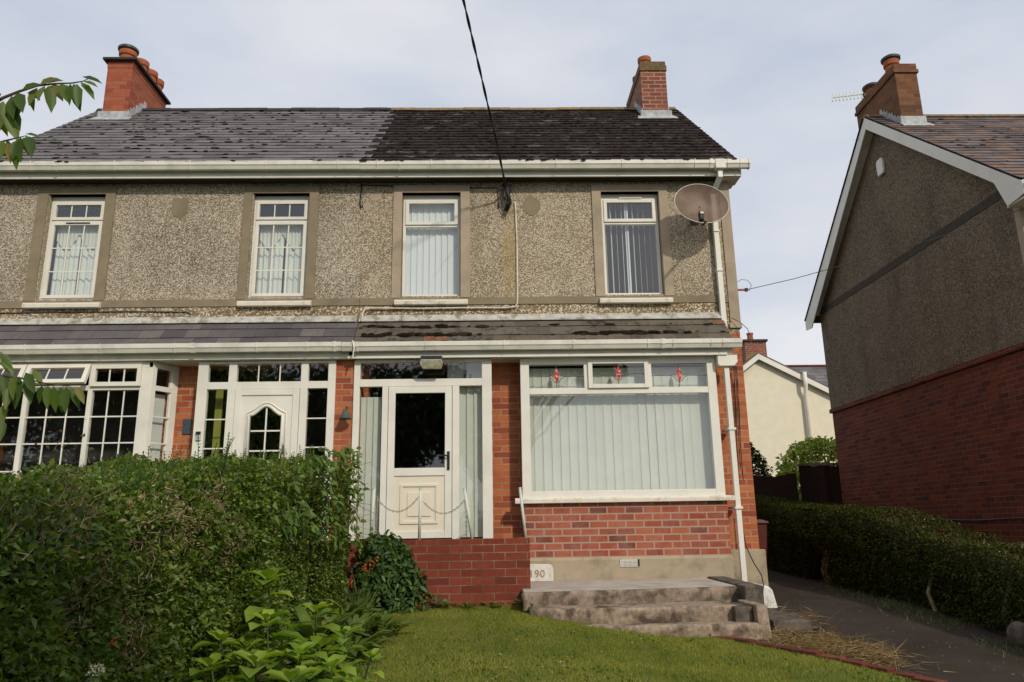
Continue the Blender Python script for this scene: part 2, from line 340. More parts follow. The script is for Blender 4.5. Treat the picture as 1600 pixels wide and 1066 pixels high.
M['tree'] = leafmat('tree_leaves', [(0, (.02, .045, .01)), (.6, (.04, .085, .016)), (1, (.08, .12, .03))], .25)
M['orange_flower'] = plain('orange_red_flower', (.75, .07, .02), .6, .2, 40)
M['white_flower'] = plain('white_flower', (.75, .72, .5), .7, .1, 40)
M['grassblade'] = leafmat('grass_blades', [(0, (.12, .165, .025)), (.5, (.29, .33, .05)), (.8, (.42, .41, .08)), (1, (.58, .44, .18))], .45)
M['hedgestem'] = plain('pale_hedge_stem', (.30, .24, .13), .9, .2, 12)
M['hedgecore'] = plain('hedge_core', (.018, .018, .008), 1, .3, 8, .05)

# ground materials
def ground_mat(name, stops, sc_=3, detail=8, fine=None, rough=.95, bmp=.5, specks=None):
    m, t, b = base_mat(name, rough, .12); v = geov(t)
    col = ramp(t, stops, noise(t, v, sc_, detail, .65))
    if fine: col = mix(t, col, fine[0], mrange(t, noise(t, v, fine[1], 4, .6), fine[2], fine[3], 0, fine[4]))
    if specks:
        vo = N(t, 'ShaderNodeTexVoronoi'); vo.inputs['Scale'].default_value = specks[1]; t.links.new(v, vo.inputs['Vector'])
        sp = N(t, 'ShaderNodeSeparateColor'); t.links.new(vo.outputs['Color'], sp.inputs[0])
        col = mix(t, col, specks[0], mrange(t, sp.outputs[0], 1-specks[2], 1.001-specks[2]))
    t.links.new(col, b.inputs['Base Color']); bump(t, b, noise(t, v, 55, 6, .7), bmp, .012); return m
M['lawn'] = ground_mat('lawn_soil', [(.3, (.07, .095, .02)), (.55, (.12, .13, .03)), (.75, (.17, .13, .055))], 2.5)
M['drive'] = ground_mat('driveway_tarmac', [(.3, (.030, .023, .018)), (.6, (.048, .037, .029)), (.8, (.072, .056, .042))], 1.5, fine=((.10, .08, .06), 60, .55, .75, .5), specks=((.30, .27, .22), 70, .0025))
M['soil'] = ground_mat('soil', [(.3, (.03, .022, .012)), (.7, (.09, .065, .035))], 6)
M['earth'] = ground_mat('earth', [(.3, (.05, .06, .03)), (.7, (.09, .10, .05))], .6)
M['road'] = ground_mat('road_tarmac', [(.3, (.045, .045, .045)), (.7, (.06, .06, .058))], 3, fine=((.10, .10, .10), 70, .55, .7, .5))
M['pavement'] = ground_mat('pavement_concrete', [(.3, (.20, .19, .17)), (.7, (.27, .26, .23))], 4)

# ------------------------------------------------------------------ leaves (numpy)
def leaf_mesh(name, P, D, Nn, Ln, Wd, mat, parent=None, fold=.25, rnd=None, droop=0.0, shape='leaf'):
    """one mesh of many small folded leaves. P base, D direction, Nn normal (k,3), Ln length, Wd width (k,)"""
    off = np.array(parent['base']) if parent is not None else np.zeros(3)
    D = D/np.linalg.norm(D, axis=1, keepdims=True); Sd = np.cross(D, Nn); Sd /= np.linalg.norm(Sd, axis=1, keepdims=True)+1e-9; Nn = np.cross(Sd, D)
    k = len(P); Ln = np.broadcast_to(Ln, (k,))[:, None]; Wd = np.broadcast_to(Wd, (k,))[:, None]
    P = P - off
    if shape == 'leaf':
        mid = P + D*Ln*.45; tip = P + D*Ln + np.array([0, 0, -1])*Ln*droop
        a = mid + Sd*Wd/2 + Nn*Wd*fold; b = mid - Sd*Wd/2 + Nn*Wd*fold
        V = np.stack([P, a, tip, b], 1).reshape(-1, 3); nv = 4
        F = np.array([[0, 1, 2], [0, 2, 3]])
    elif shape == 'big':   # six-sided leaf with pointed tip, folded on its midrib and drooping
        q1 = P + D*Ln*.3; q2 = P + D*Ln*.68 + np.array([0, 0, -1])*Ln*droop*.35; tip = P + D*Ln + np.array([0, 0, -1])*Ln*droop
        V = np.stack([P, q1+Sd*Wd/2+Nn*Wd*fold, q2+Sd*Wd*.4+Nn*Wd*fold, tip, q2-Sd*Wd*.4+Nn*Wd*fold, q1-Sd*Wd/2+Nn*Wd*fold, q1, q2], 1).reshape(-1, 3); nv = 8
        F = np.array([[0, 1, 6], [1, 2, 7], [1, 7, 6], [2, 3, 7], [0, 6, 5], [6, 7, 5], [7, 4, 5], [7, 3, 4]])
    else:                  # blade / twig: thin triangle
        tip = P + D*Ln + np.array([0, 0, -1])*Ln*droop
        V = np.stack([P+Sd*Wd/2, tip, P-Sd*Wd/2], 1).reshape(-1, 3); nv = 3; F = np.array([[0, 1, 2]])
    nf = len(F); T = (F[None] + (np.arange(k)*nv)[:, None, None]).reshape(-1, 3)
    me = bpy.data.meshes.new(name); me.vertices.add(len(V)); me.vertices.foreach_set('co', V.astype(np.float32).ravel())
    me.loops.add(T.size); me.loops.foreach_set('vertex_index', T.astype(np.int32).ravel())
    me.polygons.add(len(T)); me.polygons.foreach_set('loop_start', np.arange(0, T.size, 3, dtype=np.int32)); me.polygons.foreach_set('loop_total', np.full(len(T), 3, dtype=np.int32))
    r = rng.random(k) if rnd is None else rnd
    A = me.attributes.new('rnd', 'FLOAT', 'FACE'); A.data.foreach_set('value', np.repeat(r, nf).astype(np.float32))
    me.materials.append(mat); me.update(); me.validate()
    o = bpy.data.objects.new(name, me); COL.objects.link(o)
    if parent is not None: o.parent = parent
    return o
def unit(k): v = rng.normal(size=(k, 3)); return v/np.linalg.norm(v, axis=1, keepdims=True)
_prm = [(rng.normal(size=3), rng.random()*6.28) for _ in range(24)]
def vnoise(P, s=1.0):
    """cheap smooth pseudo-noise in about -1..1"""
    P = np.asarray(P); out = np.zeros(len(P))
    for i, (k, ph) in enumerate(_prm): out += np.sin(P@(k*s*(1+i*.22)) + ph)/(1+i*.3)
    return out/4.2

# ------------------------------------------------------------------ terrain
def sstep(a): a = np.clip(a, 0, 1); return a*a*(3-2*a)
def z_drive(x, y): return np.where(y < 10, -1.0+.07*(y-10), -1.0+.028*(y-10))
EDGE = [(1.95, 8.0), (2.22, 7.83), (2.5, 7.45), (2.88, 6.95), (3.18, 6.42), (3.45, 5.7), (3.6, 4.5), (3.7, 2.2)]
def edge_x(y):
    ys = [e[1] for e in EDGE][::-1]; xs = [e[0] for e in EDGE][::-1]; return np.interp(y, ys, xs)
def z_lawn(x, y):
    l = -.85+.086*(y-8.9); d = z_drive(x, y)+.06
    return l + (d-l)*sstep((x-.35)/1.75)
def sheet(name, x0, x1, y0, y1, nx, ny, zf, mat, mask=None):
    xs = np.linspace(x0, x1, nx); ys = np.linspace(y0, y1, ny); X, Y = np.meshgrid(xs, ys); Z = zf(X, Y)
    mb = MB(); mb.v = list(map(tuple, np.stack([X, Y, Z], -1).reshape(-1, 3)))
    for j in range(ny-1):
        for i in range(nx-1):
            if mask is None or mask((xs[i]+xs[i+1])/2, (ys[j]+ys[j+1])/2):
                mb.f.append((j*nx+i, j*nx+i+1, (j+1)*nx+i+1, (j+1)*nx+i)); mb.r.append(.5)
    return mb.build(name, mat, smooth=True, fix=False)
def z_ground(x, y):
    z = np.where(y > 2.2, z_drive(x, y)-.12, -1.70)
    return np.where(y > 40, -.28, z)
mb = MB()
gx = [-600, -60, -12, 0, 12, 60, 600]; gy = [-600, -60, -10, 1.8, 2.3, 6, 10, 16, 24, 40, 80, 600]
for j, y in enumerate(gy):
    for x in gx: mb.v.append((x, y, float(z_ground(np.float64(x), np.float64(y)))))
for j in range(len(gy)-1):
    for i in range(len(gx)-1):
        a = j*len(gx)+i; mb.f.append((a, a+1, a+1+len(gx), a+len(gx))); mb.r.append(.5)
structure(mb.build('ground', M['earth'], fix=False))
structure(sheet('driveway', 1.5, 6.4, 2.3, 20, 30, 60, z_drive, M['drive']))
structure(sheet('lawn', -1.95, 4.0, 2.3, 9.0, 60, 60, lambda x, y: z_lawn(np.minimum(x, edge_x(y)-.02), y) + .01*vnoise(np.stack([x.ravel(), y.ravel(), 0*x.ravel()], 1), 3).reshape(x.shape), M['lawn'],
                mask=lambda x, y: x < edge_x(y)-.02))
structure(sheet('flower_bed', -2.1, -1.2, 2.3, 9.0, 12, 50, lambda x, y: z_lawn(x, y)+.05*(1-sstep((x+1.9)/.75))+.012, M['soil']))
structure(sheet('garden_ground', -12, -2.1, 2.3, 10.0, 6, 6, lambda x, y: z_lawn(x*0, y), M['lawn']))
mb = MB(); mb.face([(-60, -1.2, -1.66), (60, -1.2, -1.66), (60, 2.2, -1.62), (-60, 2.2, -1.62)]); structure(mb.build('pavement', M['pavement'], fix=False))
mb = MB(); mb.face([(-60, -8.5, -1.69), (60, -8.5, -1.69), (60, -1.32, -1.69), (-60, -1.32, -1.69)]); structure(mb.build('road', M['road'], fix=False))
mb = MB(); mb.box(-60, 60, -1.32, -1.2, -1.8, -1.655); structure(mb.build('kerb', M['pavement']))

# ------------------------------------------------------------------ house parts
YF, YB = 10.3, 10.0
def holes_wall(mb, x0, x1, z0, z1, Y, holes, th=.25, back=True):
    xs = sorted({x0, x1, *[h[0] for h in holes], *[h[1] for h in holes]}); zs = sorted({z0, z1, *[h[2] for h in holes], *[h[3] for h in holes]})
    def inh(x, z): return any(h[0] < x < h[1] and h[2] < z < h[3] for h in holes)
    for i in range(len(xs)-1):
        for j in range(len(zs)-1):
            if not inh((xs[i]+xs[i+1])/2, (zs[j]+zs[j+1])/2):
                a, b, c, d = xs[i], xs[i+1], zs[j], zs[j+1]
                mb.face([(a, Y, c), (b, Y, c), (b, Y, d), (a, Y, d)])
                if back: mb.face([(a, Y+th, c), (a, Y+th, d), (b, Y+th, d), (b, Y+th, c)])
    for (a, b, c, d) in holes:
        mb.face([(a, Y, c), (a, Y, d), (a, Y+th, d), (a, Y+th, c)]); mb.face([(b, Y, c), (b, Y+th, c), (b, Y+th, d), (b, Y, d)])
        mb.face([(a, Y, d), (b, Y, d), (b, Y+th, d), (a, Y+th, d)]); mb.face([(a, Y, c), (a, Y+th, c), (b, Y+th, c), (b, Y, c)])
def frame(mb, x0, x1, z0, z1, y0, y1, w, wz=None):
    wz = wz or w
    mb.box(x0, x0+w, y0, y1, z0, z1); mb.box(x1-w, x1, y0, y1, z0, z1)
    mb.box(x0+w, x1-w, y0+.001, y1, z0, z0+wz); mb.box(x0+w, x1-w, y0+.001, y1, z1-wz, z1)
def bars(mb, x0, x1, z0, z1, xs, zs, y, w=.014):
    for x in xs: mb.box(x-w/2, x+w/2, y-.006, y, z0, z1)
    for z in zs: mb.box(x0, x1, y-.0075, y-.0015, z-w/2, z+w/2)
def pane(mb, x0, x1, z0, z1, y): mb.face([(x0, y, z0), (x1, y, z0), (x1, y, z1), (x0, y, z1)])
def drape(name, mat, parent, x0, x1, z0, z1, y, amp=.02, per=.09, slat=False, bottomwave=False, gather=None, gap=None):
    mb = MB(); n = int((x1-x0)/.012)+1; xs = np.linspace(x0, x1, n); ph = random.random()*6
    zs = np.linspace(z0, z1, 8)
    if slat:
        x = x0
        while x < x1-.01:
            w = per*1.10; a = amp + random.uniform(-.07, .05) if isinstance(amp, float) else amp
            cx = x+per/2
            if not (gap and gap[0] < cx < gap[1]):
                dx, dy = math.cos(a)*w/2, math.sin(a)*w/2
                c = [(cx+dx*s, y+dy*s+.006*math.sin(math.pi*(s+1)/2)) for s in (-1, -.33, .33, 1)]; r = random.random()
                for i in range(3): mb.face([(c[i][0], c[i][1], z0), (c[i+1][0], c[i+1][1], z0), (c[i+1][0], c[i+1][1], z1), (c[i][0], c[i][1], z1)], r)
            x += per
        return mb.build(name, mat, parent, fix=False)
    for j in range(7):
        for i in range(n-1):
            def pt(ii, jj):
                x = xs[ii]; z = zs[jj]
                yy = y + amp*math.sin(x/per*6.283+ph+.5*math.sin(x*9)) + amp*.5*math.sin(x/per*2.7*1.7+ph*2)
                return (x, yy, z)
            mb.face([pt(i, j), pt(i+1, j), pt(i+1, j+1), pt(i, j+1)], .5)
    return mb.build(name, mat, parent, smooth=True, fix=False)

M['soffit'] = plain('dark_soffit', (.045, .042, .035), .9, .2, 6, .1)  # near-black soffit under the upper eaves, much darker than the box end
def upper_window(H, sx0, sx1, fx0, fx1, mat_s, ztr, georgian, label, kind, vent):
    """one first-floor window: smooth rendered surround, upvc frame, sashes, panes, glazing bars, sill, curtain or blind"""
    ztop, zbot = 4.885, 3.165; o0, o1, oz = fx0-.01, fx1+.01, 4.772
    y0 = YF-.022; yf = YF+.075
    w = MB(); frame(w, fx0, fx1, 3.195, 4.715, yf, yf+.06, .04)
    w.box(fx0+.04, fx1-.04, yf+.002, yf+.058, ztr-.022, ztr+.022)
    w.box(o0, o1, yf+.01, YF+.2, 4.713, oz)
    w = w.build('window', M['upvc'], H, bevel=.004); w['label'] = label
    mb = MB(); mb.box(sx0, o0, y0, YF-.001, zbot, ztop); mb.box(o1, sx1, y0, YF-.001, zbot, ztop); mb.box(o0, o1, y0, YF-.001, oz, ztop)
    mb.box(o0-.012, o0, YF-.001, YF+.2, 3.13, oz+.012); mb.box(o1, o1+.012, YF-.001, YF+.2, 3.13, oz+.012); mb.box(o0, o1, YF-.001, YF+.2, oz, oz+.012)
    mb.build('surround', mat_s, w)
    sb = MB(); t1 = ztr+.02 if True else 0
    frame(sb, fx0+.035, fx1-.035, ztr+.012, 4.68, yf-.018, yf+.03, .045 if georgian else .05)
    if georgian: frame(sb, fx0+.035, fx1-.035, 3.225, ztr-.016, yf-.014, yf+.03, .048)
    sb.build('sash', M['upvc'], w, bevel=.004)
    g0, g1 = fx0+.08, fx1-.08; lo = 3.27 if georgian else 3.235; l0, l1 = (g0, g1) if georgian else (fx0+.04, fx1-.04)
    tz0, tz1 = ztr+.058, 4.635; lz1 = ztr-.062 if georgian else ztr-.022
    p = MB(); pane(p, g0, g1, tz0, tz1, yf+.008); p.build('pane', M['glass'], w, fix=False)
    p = MB(); pane(p, l0, l1, lo, lz1, yf+.010); p.build('pane', M['glass'], w, fix=False)
    if georgian:
        b = MB(); t3 = (g1-g0)/3
        bars(b, g0, g1, tz0, tz1, [g0+t3, g0+2*t3], [], yf+.006, .017)
        h3 = (lz1-lo)/3; bars(b, g0, g1, lo, lz1, [g0+t3, g0+2*t3], [lo+h3, lo+2*h3], yf+.006, .017)
        b.build('glazing_bars', M['upvc'], w)
    sl = MB(); prof = [(YF-.075, 3.048), (YF-.075, 3.105), (YF-.06, 3.122), (YF+.08, 3.165), (YF+.08, 3.048)]
    sl.extrude_x(prof, sx0+.045 if mat_s is M['render'] else sx0+.02, sx1-.03); so = sl.build('sill', M['sill'], w, bevel=.008)
    vb = MB(); vz = 4.70 if vent == 'top' else ztr-.035
    if vent:
        cx = (fx0+fx1)/2+.02; vb.box(cx-.17, cx+.17, yf-.028, yf-.016, vz-.006, vz+.006); vb.build('trickle_vent', M['dark_metal'] if georgian else M['upvc'], w)
    if kind == 'net':
        drape('curtain', M['curtain'], w, g0-.02, (g0+g1)/2+.02, 3.2, ztr-.1, yf+.12, .015, .07); drape('curtain', M['curtain'], w, (g0+g1)/2+.05, g1+.02, 3.2, ztr-.1, yf+.12, .015, .08)
        mb = MB(); n = 40          # swagged valance
        for i in range(n):
            xa, xb = g0+(g1-g0)*i/n, g0+(g1-g0)*(i+1)/n
            def zb(x): u = (x-g0)/(g1-g0)*2 % 1; return ztr-.16-.19*(1-abs(2*u-1)**1.5)-.1*abs((x-g0)/(g1-g0)*2-1)
            def yy(x): return yf+.1+.008*math.sin(x*120)
            mb.face([(xa, yy(xa), zb(xa)), (xb, yy(xb), zb(xb)), (xb, yy(xb), ztr-.03), (xa, yy(xa), ztr-.03)], .5)
        mb.build('valance', M['blind'], w, fix=False)
    elif kind == 'closed':
        drape('vertical_blind', M['blind_blue'], w, fx0+.03, fx1-.03, 3.2, 4.70, yf+.11, .16, .089, slat=True, gap=((fx0+fx1)/2-.03, (fx0+fx1)/2+.0))
    else:
        drape('vertical_blind', M['blind_blue'], w, fx0+.03, fx1-.03, 3.2, 4.70, yf+.12, 1.28, .082, slat=True)
        m = MB(); m.box(fx0+.36, fx0+.41, yf+.1, yf+.105, 3.2, 4.7); m.build('blind_slat', M['blind_blue'], w)
    return w

def slates(mb, x0, x1, ya, za, yb, zb, expo, wid, th=.006, jit=.004, lap=1.25, stag=0, stag0=0):
    """individually laid slates between the eave (ya, za) and the top (yb, zb)"""
    L_ = math.hypot(yb-ya, zb-za); d = Vector((0, (yb-ya)/L_, (zb-za)/L_)); n = Vector((0, -d.z, d.y)); rows = int(round(L_/expo)); e = L_/rows
    for r in range(rows):
        xe = x1+(stag if r % 2 else 0); xs_ = x0+(stag0 if r % 2 else 0); x = x0-(wid*.5 if r % 2 else 0)
        while x < xe-.001:
            a, b = max(x, xs_)+.0015, min(x+wid, xe)-.0015
            if b-a > .02:
                s0 = r*e-.012+random.uniform(-jit, jit); s1 = min(r*e+e*lap, L_+.01); lift = random.uniform(0, .004); tl = random.uniform(-.002, .002)
                base = Vector((0, ya, za)); p0 = base+d*s0+n*(th+.012+lift); p1 = base+d*s1+n*(.006)
                A = [Vector((a, p0.y, p0.z+tl)), Vector((b, p0.y, p0.z-tl)), Vector((b, p1.y, p1.z)), Vector((a, p1.y, p1.z))]
                mb.prism(A, -n*th)
            x += wid

def moss_clumps(name, parent, x0, x1, ya, za, yb, zb, expo, count, size, w=None, rowbias=1.0):
    L_ = math.hypot(yb-ya, zb-za); d = Vector((0, (yb-ya)/L_, (zb-za)/L_)); n = Vector((0, -d.z, d.y)); rows = int(round(L_/expo)); e = L_/rows
    mb = MB()
    for _ in range(count):
        x = random.uniform(x0, x1); r = int(rows*random.random()**rowbias); s = r*e+random.uniform(-.02, .03)
        if w and random.random() > w(x, s/L_): continue
        sz = size*random.uniform(.4, 1.5); c = Vector((x, ya, za))+d*s+n*.02
        b = len(mb.v); k = 9; r_ = random.random()
        sx = sz*random.uniform(1, 2.4); sy = sz*random.uniform(.5, .9); h = sz*random.uniform(.25, .5)
        for ring, (q, hh) in enumerate(((1, 0), (.75, .7))):
            for i in range(k):
                a = 6.283*i/k; jj = random.uniform(.7, 1.25)
                mb.v.append(tuple(c + Vector((math.cos(a)*sx*q*jj, 0, 0)) + d*(math.sin(a)*sy*q*jj) + n*(hh*h)))
        mb.v.append(tuple(c+n*h))
        for i in range(k):
            j = (i+1) % k; mb.f.append((b+i, b+j, b+k+j, b+k+i)); mb.r.append(r_); mb.f.append((b+k+i, b+k+j, b+2*k)); mb.r.append(r_)
    o = mb.build(name, M['moss'], parent, smooth=True); o['kind'] = 'stuff'; return o

def gutter(name, H, x0, x1, y, z, h, marks, mat=None, depth=.11):
    """moulded white gutter: its front lip at y, top at z"""
    p = [(y+depth, z), (y+depth, z-h*.8), (y+depth*.75, z-h), (y+.03, z-h), (y+.012, z-h*.62), (y, z-h*.5), (y, z), (y+.008, z), (y+.008, z-h*.4), (y+.03, z-h*.9), (y+depth*.8, z-h*.9), (y+depth-.01, z)]
    mb = MB(); mb.extrude_x(p, x0, x1)
    g = mb.build(name, mat or M['upvc_dirty'], H)
    for (x, w_) in marks:
        b = MB(); q = [(a-.007 if a < y+.05 else a+.004, c-.007 if c < z-h*.3 else c+.004) for a, c in p[:7]]; b.extrude_x(q, x-w_/2, x+w_/2); b.build('gutter_bracket', mat or M['upvc_dirty'], g)
    return g

RP = .8391  # tan of the 40 degree pitch
def zroof(y): return 7.715-(13-y)*.866

def add_chimney(H, x0, x1, y0, y1, ztop, mat, pots, cap, label=None, capmat='clay_cap', potmat='clay'):
    mb = MB(); mb.box(x0, x1, y0, y1, zroof(y0)-.3, ztop-.17 if cap == 'flat' else ztop-.2)
    c = mb.build('chimney', mat, H)
    if label: c['label'] = label
    b = MB()
    if cap == 'brick':
        b.box(x0-.018, x1+.018, y0-.018, y1+.018, ztop-.2, ztop-.09); b.box(x0-.003, x1+.003, y0-.003, y1+.003, ztop-.09, ztop)
        b.build('chimney_head', M['brick_head'], c, bevel=.005)
    else:
        b.box(x0-.006, x1+.006, y0-.006, y1+.006, ztop-.17, ztop-.04); b.build('chimney_head', mat, c)
        b = MB(); b.box(x0-.075, x1+.075, y0-.075, y1+.075, ztop-.04, ztop+.012); b.build('chimney_cap', M['cap_dark'], c, bevel=.01)
    for (px, py, r_, h_, cowl) in pots:
        b = MB(); z = ztop; b.lathe([(r_*1.05, z), (r_*.96, z+h_*.12), (r_*.92, z+h_*.62), (r_*1.08, z+h_*.68), (r_*1.12, z+h_*.8), (r_*1.12, z+h_*.97), (r_*1.0, z+h_), (r_*.8, z+h_), (r_*.78, z+h_*.6)], (px, py, 0), 20)
        p_ = b.build('chimney_pot', M[potmat], c, smooth=False)
        if cowl:
            b = MB(); b.lathe([(r_*.9, z+h_), (r_*1.28, z+h_+.02), (r_*1.3, z+h_+.06), (r_*1.1, z+h_+.085), (r_*.2, z+h_+.10)], (px, py, 0), 20); b.build('pot_cowl', M['dark_metal'], c)
    f = MB(); zf = zroof(y0)
    f.box(x0-.05, x1+.05, y0-.05, y0-.004, zf-.1, zf+.13)
    f.prism([(x0-.09, y0-.004, zf+.03), (x1+.09, y0-.004, zf+.03), (x1+.13, y0-.16, zf-.1), (x0-.13, y0-.16, zf-.1)], (0, 0, .015))
    for side in (x0-.012, x1+.0):
        yy = y0
        while yy < 13.0:
            zz = zroof(yy); f.box(side, side+.012, yy, yy+.085, zz-.06, zz+.2+random.uniform(-.01, .03)); yy += .09
    f.build('lead_flashing', M['lead'], c); return c
M['brick_head'] = plain('weathered_chimney_head', (.17, .10, .05), .9, .3, 14, .15, .4, dirt=((.12, .12, .05), .45, .65, .8), dscale=9)

def house_shell(H, x0, x1, dash, strip, ground_holes, upper_holes, brick_m):
    zt = 4.95
    mb = MB(); holes_wall(mb, x0, x1, 3.165, zt, YF, upper_holes)
    mb.build('upper_wall', dash, H, fix=False)
    mb = MB(); mb.box(x0, x1, YF-.014, YF+.2, 3.06, 3.165); mb.build('string_course', M['render_olive'], H)
    mb = MB(); mb.box(x0, x1, YF+.0, YF+.2, 2.6, 3.06); mb.build('wall_strip', strip, H)
    mb = MB(); holes_wall(mb, x0, x1, -1.2, 2.6, YF, ground_holes); mb.build('lower_wall', brick_m, H, fix=False)
    # gable side, rear and party walls make a closed shell
    g = MB(); xs = x1 if x1 > 0 else x0
    prof = [(YF, -1.3), (YF, zt), (13.0, 7.62), (15.7, zt), (15.7, -1.3)]
    d = -.22 if x1 > 0 else .22
    low = [(YF+.25, 2.6), (YF+.25, zt), (13.0, 7.55), (15.7, zt), (15.7, 2.6)]
    g.prism([(xs, y, z) for y, z in [(YF+.001, 2.6), (YF+.001, zt), (13.0, 7.6), (15.7, zt), (15.7, 2.6)]], (d, 0, 0)); g.build('gable_wall', dash, H)
    g = MB(); g.box(min(xs, xs+d), max(xs, xs+d), YF+.001, 15.7, -1.3, 2.599); g.build('gable_brickwork', brick_m, H)
    g = MB(); g.box(x0, x1, 15.5, 15.72, -1.3, zt); g.build('rear_wall', dash, H)
    g = MB(); g.box(x0+.02, x1-.02, 11.9, 11.96, -1.2, 4.9); g.box(x0+.02, x1-.02, YF+.26, 15.4, 2.45, 2.6); g.box(x0+.02, x1-.02, YF+.26, 15.4, -.3, -.14); g.build('interior_wall', M['interior'], H)

def main_roof(H, xa, xb, mat, verge, moss_n, moss_s, mossw, ridge_mat):
    mb = MB(); mb.box(xa, xb, 12.95, 13.05, 7.55, 7.68)
    slates(mb, xa, xb, 9.985, 5.115, 13.0, 7.725, .195, .30, stag=.14 if xb < 0 else 0, stag0=.14 if xb > 0 else 0)
    n = Vector((0, math.sin(R(40)), math.cos(R(40))))
    mb.prism([(xa, 10.02, 5.11), (xb, 10.02, 5.11), (xb, 13.0, 7.68), (xa, 13.0, 7.68)], (0, .04, -.05))
    mb.prism([(xa, 13.0, 7.70), (xb, 13.0, 7.70), (xb, 16.15, 5.05), (xa, 16.15, 5.05)], (0, -.04, -.06))
    rf = mb.build('roof', mat, H)
    moss_clumps('moss', rf, xa+.02, xb-.05, 9.985, 5.115, 13.0, 7.725, .195, moss_n, moss_s, mossw)
    r = MB(); x = xa
    while x < xb-.05:
        w_ = min(.45, xb-x); dz = random.uniform(-.006, .006)
        pr_ = [(13.0-.13, 7.655), (13.0-.075, 7.735), (13.0, 7.765), (13.0+.075, 7.735), (13.0+.13, 7.655), (13.0, 7.7)]
        r.extrude_x([(a, b+dz) for a, b in pr_], x+.003, x+w_-.003); x += .45
    r.build('ridge_tiles', ridge_mat, rf)
    return rf

def canopy(H, xa, xb, mat, mn, ms_, mw):
    mb = MB(); slates(mb, xa, xb, 9.845, 2.375, 10.285, 2.84, .21, .31)
    mb.prism([(xa, 9.88, 2.375), (xb, 9.88, 2.375), (xb, 10.29, 2.825), (xa, 10.29, 2.825)], (0, .03, -.04))
    c = mb.build('canopy_roof', mat, H)
    if mn: moss_clumps('moss', c, xa+.05, xb-.05, 9.845, 2.375, 10.285, 2.84, .21, mn, ms_, mw)
    f = MB(); f.box(xa, xb-.02, YF-.03, YF+.001, 2.83, 2.895); f.prism([(xa, YF-.03, 2.895), (xb-.02, YF-.03, 2.895), (xb-.02, YF-.10, 2.80), (xa, YF-.10, 2.80)], (0, 0, .012)); f.build('flashing', M['lead_strip'], c)
    return c

# ================================================================== the house with the big picture window (number 190)
PX = -1.86
A = thing('house', 'pebbledashed house with wide picture window, brown mossy roof and number 190 block', 'house', (.8, YF, -.9), 'semi-detached houses seen from the front')
house_shell(A, PX, 3.5, M['dash'], M['dash_strip'], [(-1.7, -.1, -.15, 2.2), (.5, 2.95, .3, 2.2)], [(-1.29, -.44, 3.19, 4.772), (1.62, 2.48, 3.19, 4.772)], M['brick_pier'])
main_roof(A, PX, 3.585, M['slate_right'], True, 1500, .022, lambda x, s: .35+.65*(math.sin(x*2.3+s*5)*.5+.5), M['ridge_right'])
canopy(A, PX+.01, 3.25, M['slate_pent_right'], 480, .036, lambda x, s: (1 if (x < -.3 and s < .8) or (1.1 < x < 2.5 and s < .5) else .12)*(1 if s < .4 else .55))
add_chimney(A, 2.80, 3.27, 12.42, 13.9, 8.38, M['brick_chim'], [(2.97, 12.78, .115, .3, False), (2.97, 13.35, .115, .26, False)], 'brick')
# corner bands, plinth, patches
mb = MB(); mb.box(3.375, 3.52, YF-.02, YF+.3, 2.74, 4.95); mb.box(3.36, 3.53, YF-.03, YF+.31, 2.68, 2.745); mb.build('corner_band', M['render'], A)
mb = MB(); mb.box(3.06, 3.56, YF-.06, YF+.5, -1.1, -.34); mb.build('corner_plinth', M['plinth'], A, bevel=.012)
mb = MB(); n = 14; c0 = (.595, 4.555)
mb.prism([(c0[0]+(.135+.01*math.sin(i*2.7))*math.cos(6.283*i/n), YF-.006, c0[1]+(.15+.012*math.sin(i*1.9))*math.sin(6.283*i/n)+(.02 if i == 4 else 0)) for i in range(n)], (0, .02, 0)); mb.build('plaster_patch', M['render_olive'], A)
mb = MB()
mb.prism([(-1.69+.09*math.cos(a)*(1+.12*math.sin(3*a)), YF-.006, 4.70+.055*math.sin(a)) for a in [i*.5236 for i in range(12)]], (0, .02, 0))
mb.prism([(-1.80+.055*math.cos(a), YF-.006, 4.555+.07*math.sin(a)*(1+.1*math.sin(2*a))) for a in [i*.5236 for i in range(12)]], (0, .02, 0)); mb.build('plaster_patch', M['render'], A)
# eaves
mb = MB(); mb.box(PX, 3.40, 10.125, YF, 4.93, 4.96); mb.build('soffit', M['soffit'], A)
mb = MB(); mb.box(3.401, 3.64, 10.124, YF+.25, 4.926, 4.961); mb.build('box_end', M['upvc_dirty'], A)
mb = MB(); mb.box(PX, 3.64, 10.10, 10.124, 4.925, 5.11); mb.box(PX, 3.64, 10.088, 10.10, 4.922, 4.965); mb.prism([(3.642, 10.09, 4.922), (3.642, 10.09, 5.11), (3.642, 10.25, 5.27), (3.642, 10.7, 5.66), (3.642, 10.7, 5.46), (3.642, 10.42, 5.15), (3.642, 10.42, 4.922)], (.018, 0, 0)); mb.build('fascia', M['upvc'], A)
g = gutter('gutter', A, PX, 3.755, 9.965, 5.125, .12, [(-1.62, .012), (-1.30, .035), (-.85, .012), (.0, .012), (.95, .012), (1.9, .012), (2.96, .012), (3.20, .05), (3.44, .014), (3.62, .012), (3.75, .02)])
mb = MB(); mb.box(3.25, 3.40, 9.955, 10.08, 4.98, 5.13); mb.build('gutter_outlet', M['upvc_dirty'], A, bevel=.01)
def pipe(mb, pts, w=.07, d=.06):
    pts = [Vector(p) for p in pts]
    for a, b in zip(pts, pts[1:]):
        dz = (b-a).normalized(); e = Vector((1, 0, 0)); g_ = dz.cross(e).normalized()
        q = [a+e*w/2*s+g_*d/2*t_ for s, t_ in ((-1, -1), (1, -1), (1, 1), (-1, 1))]; mb.prism(q, b-a)
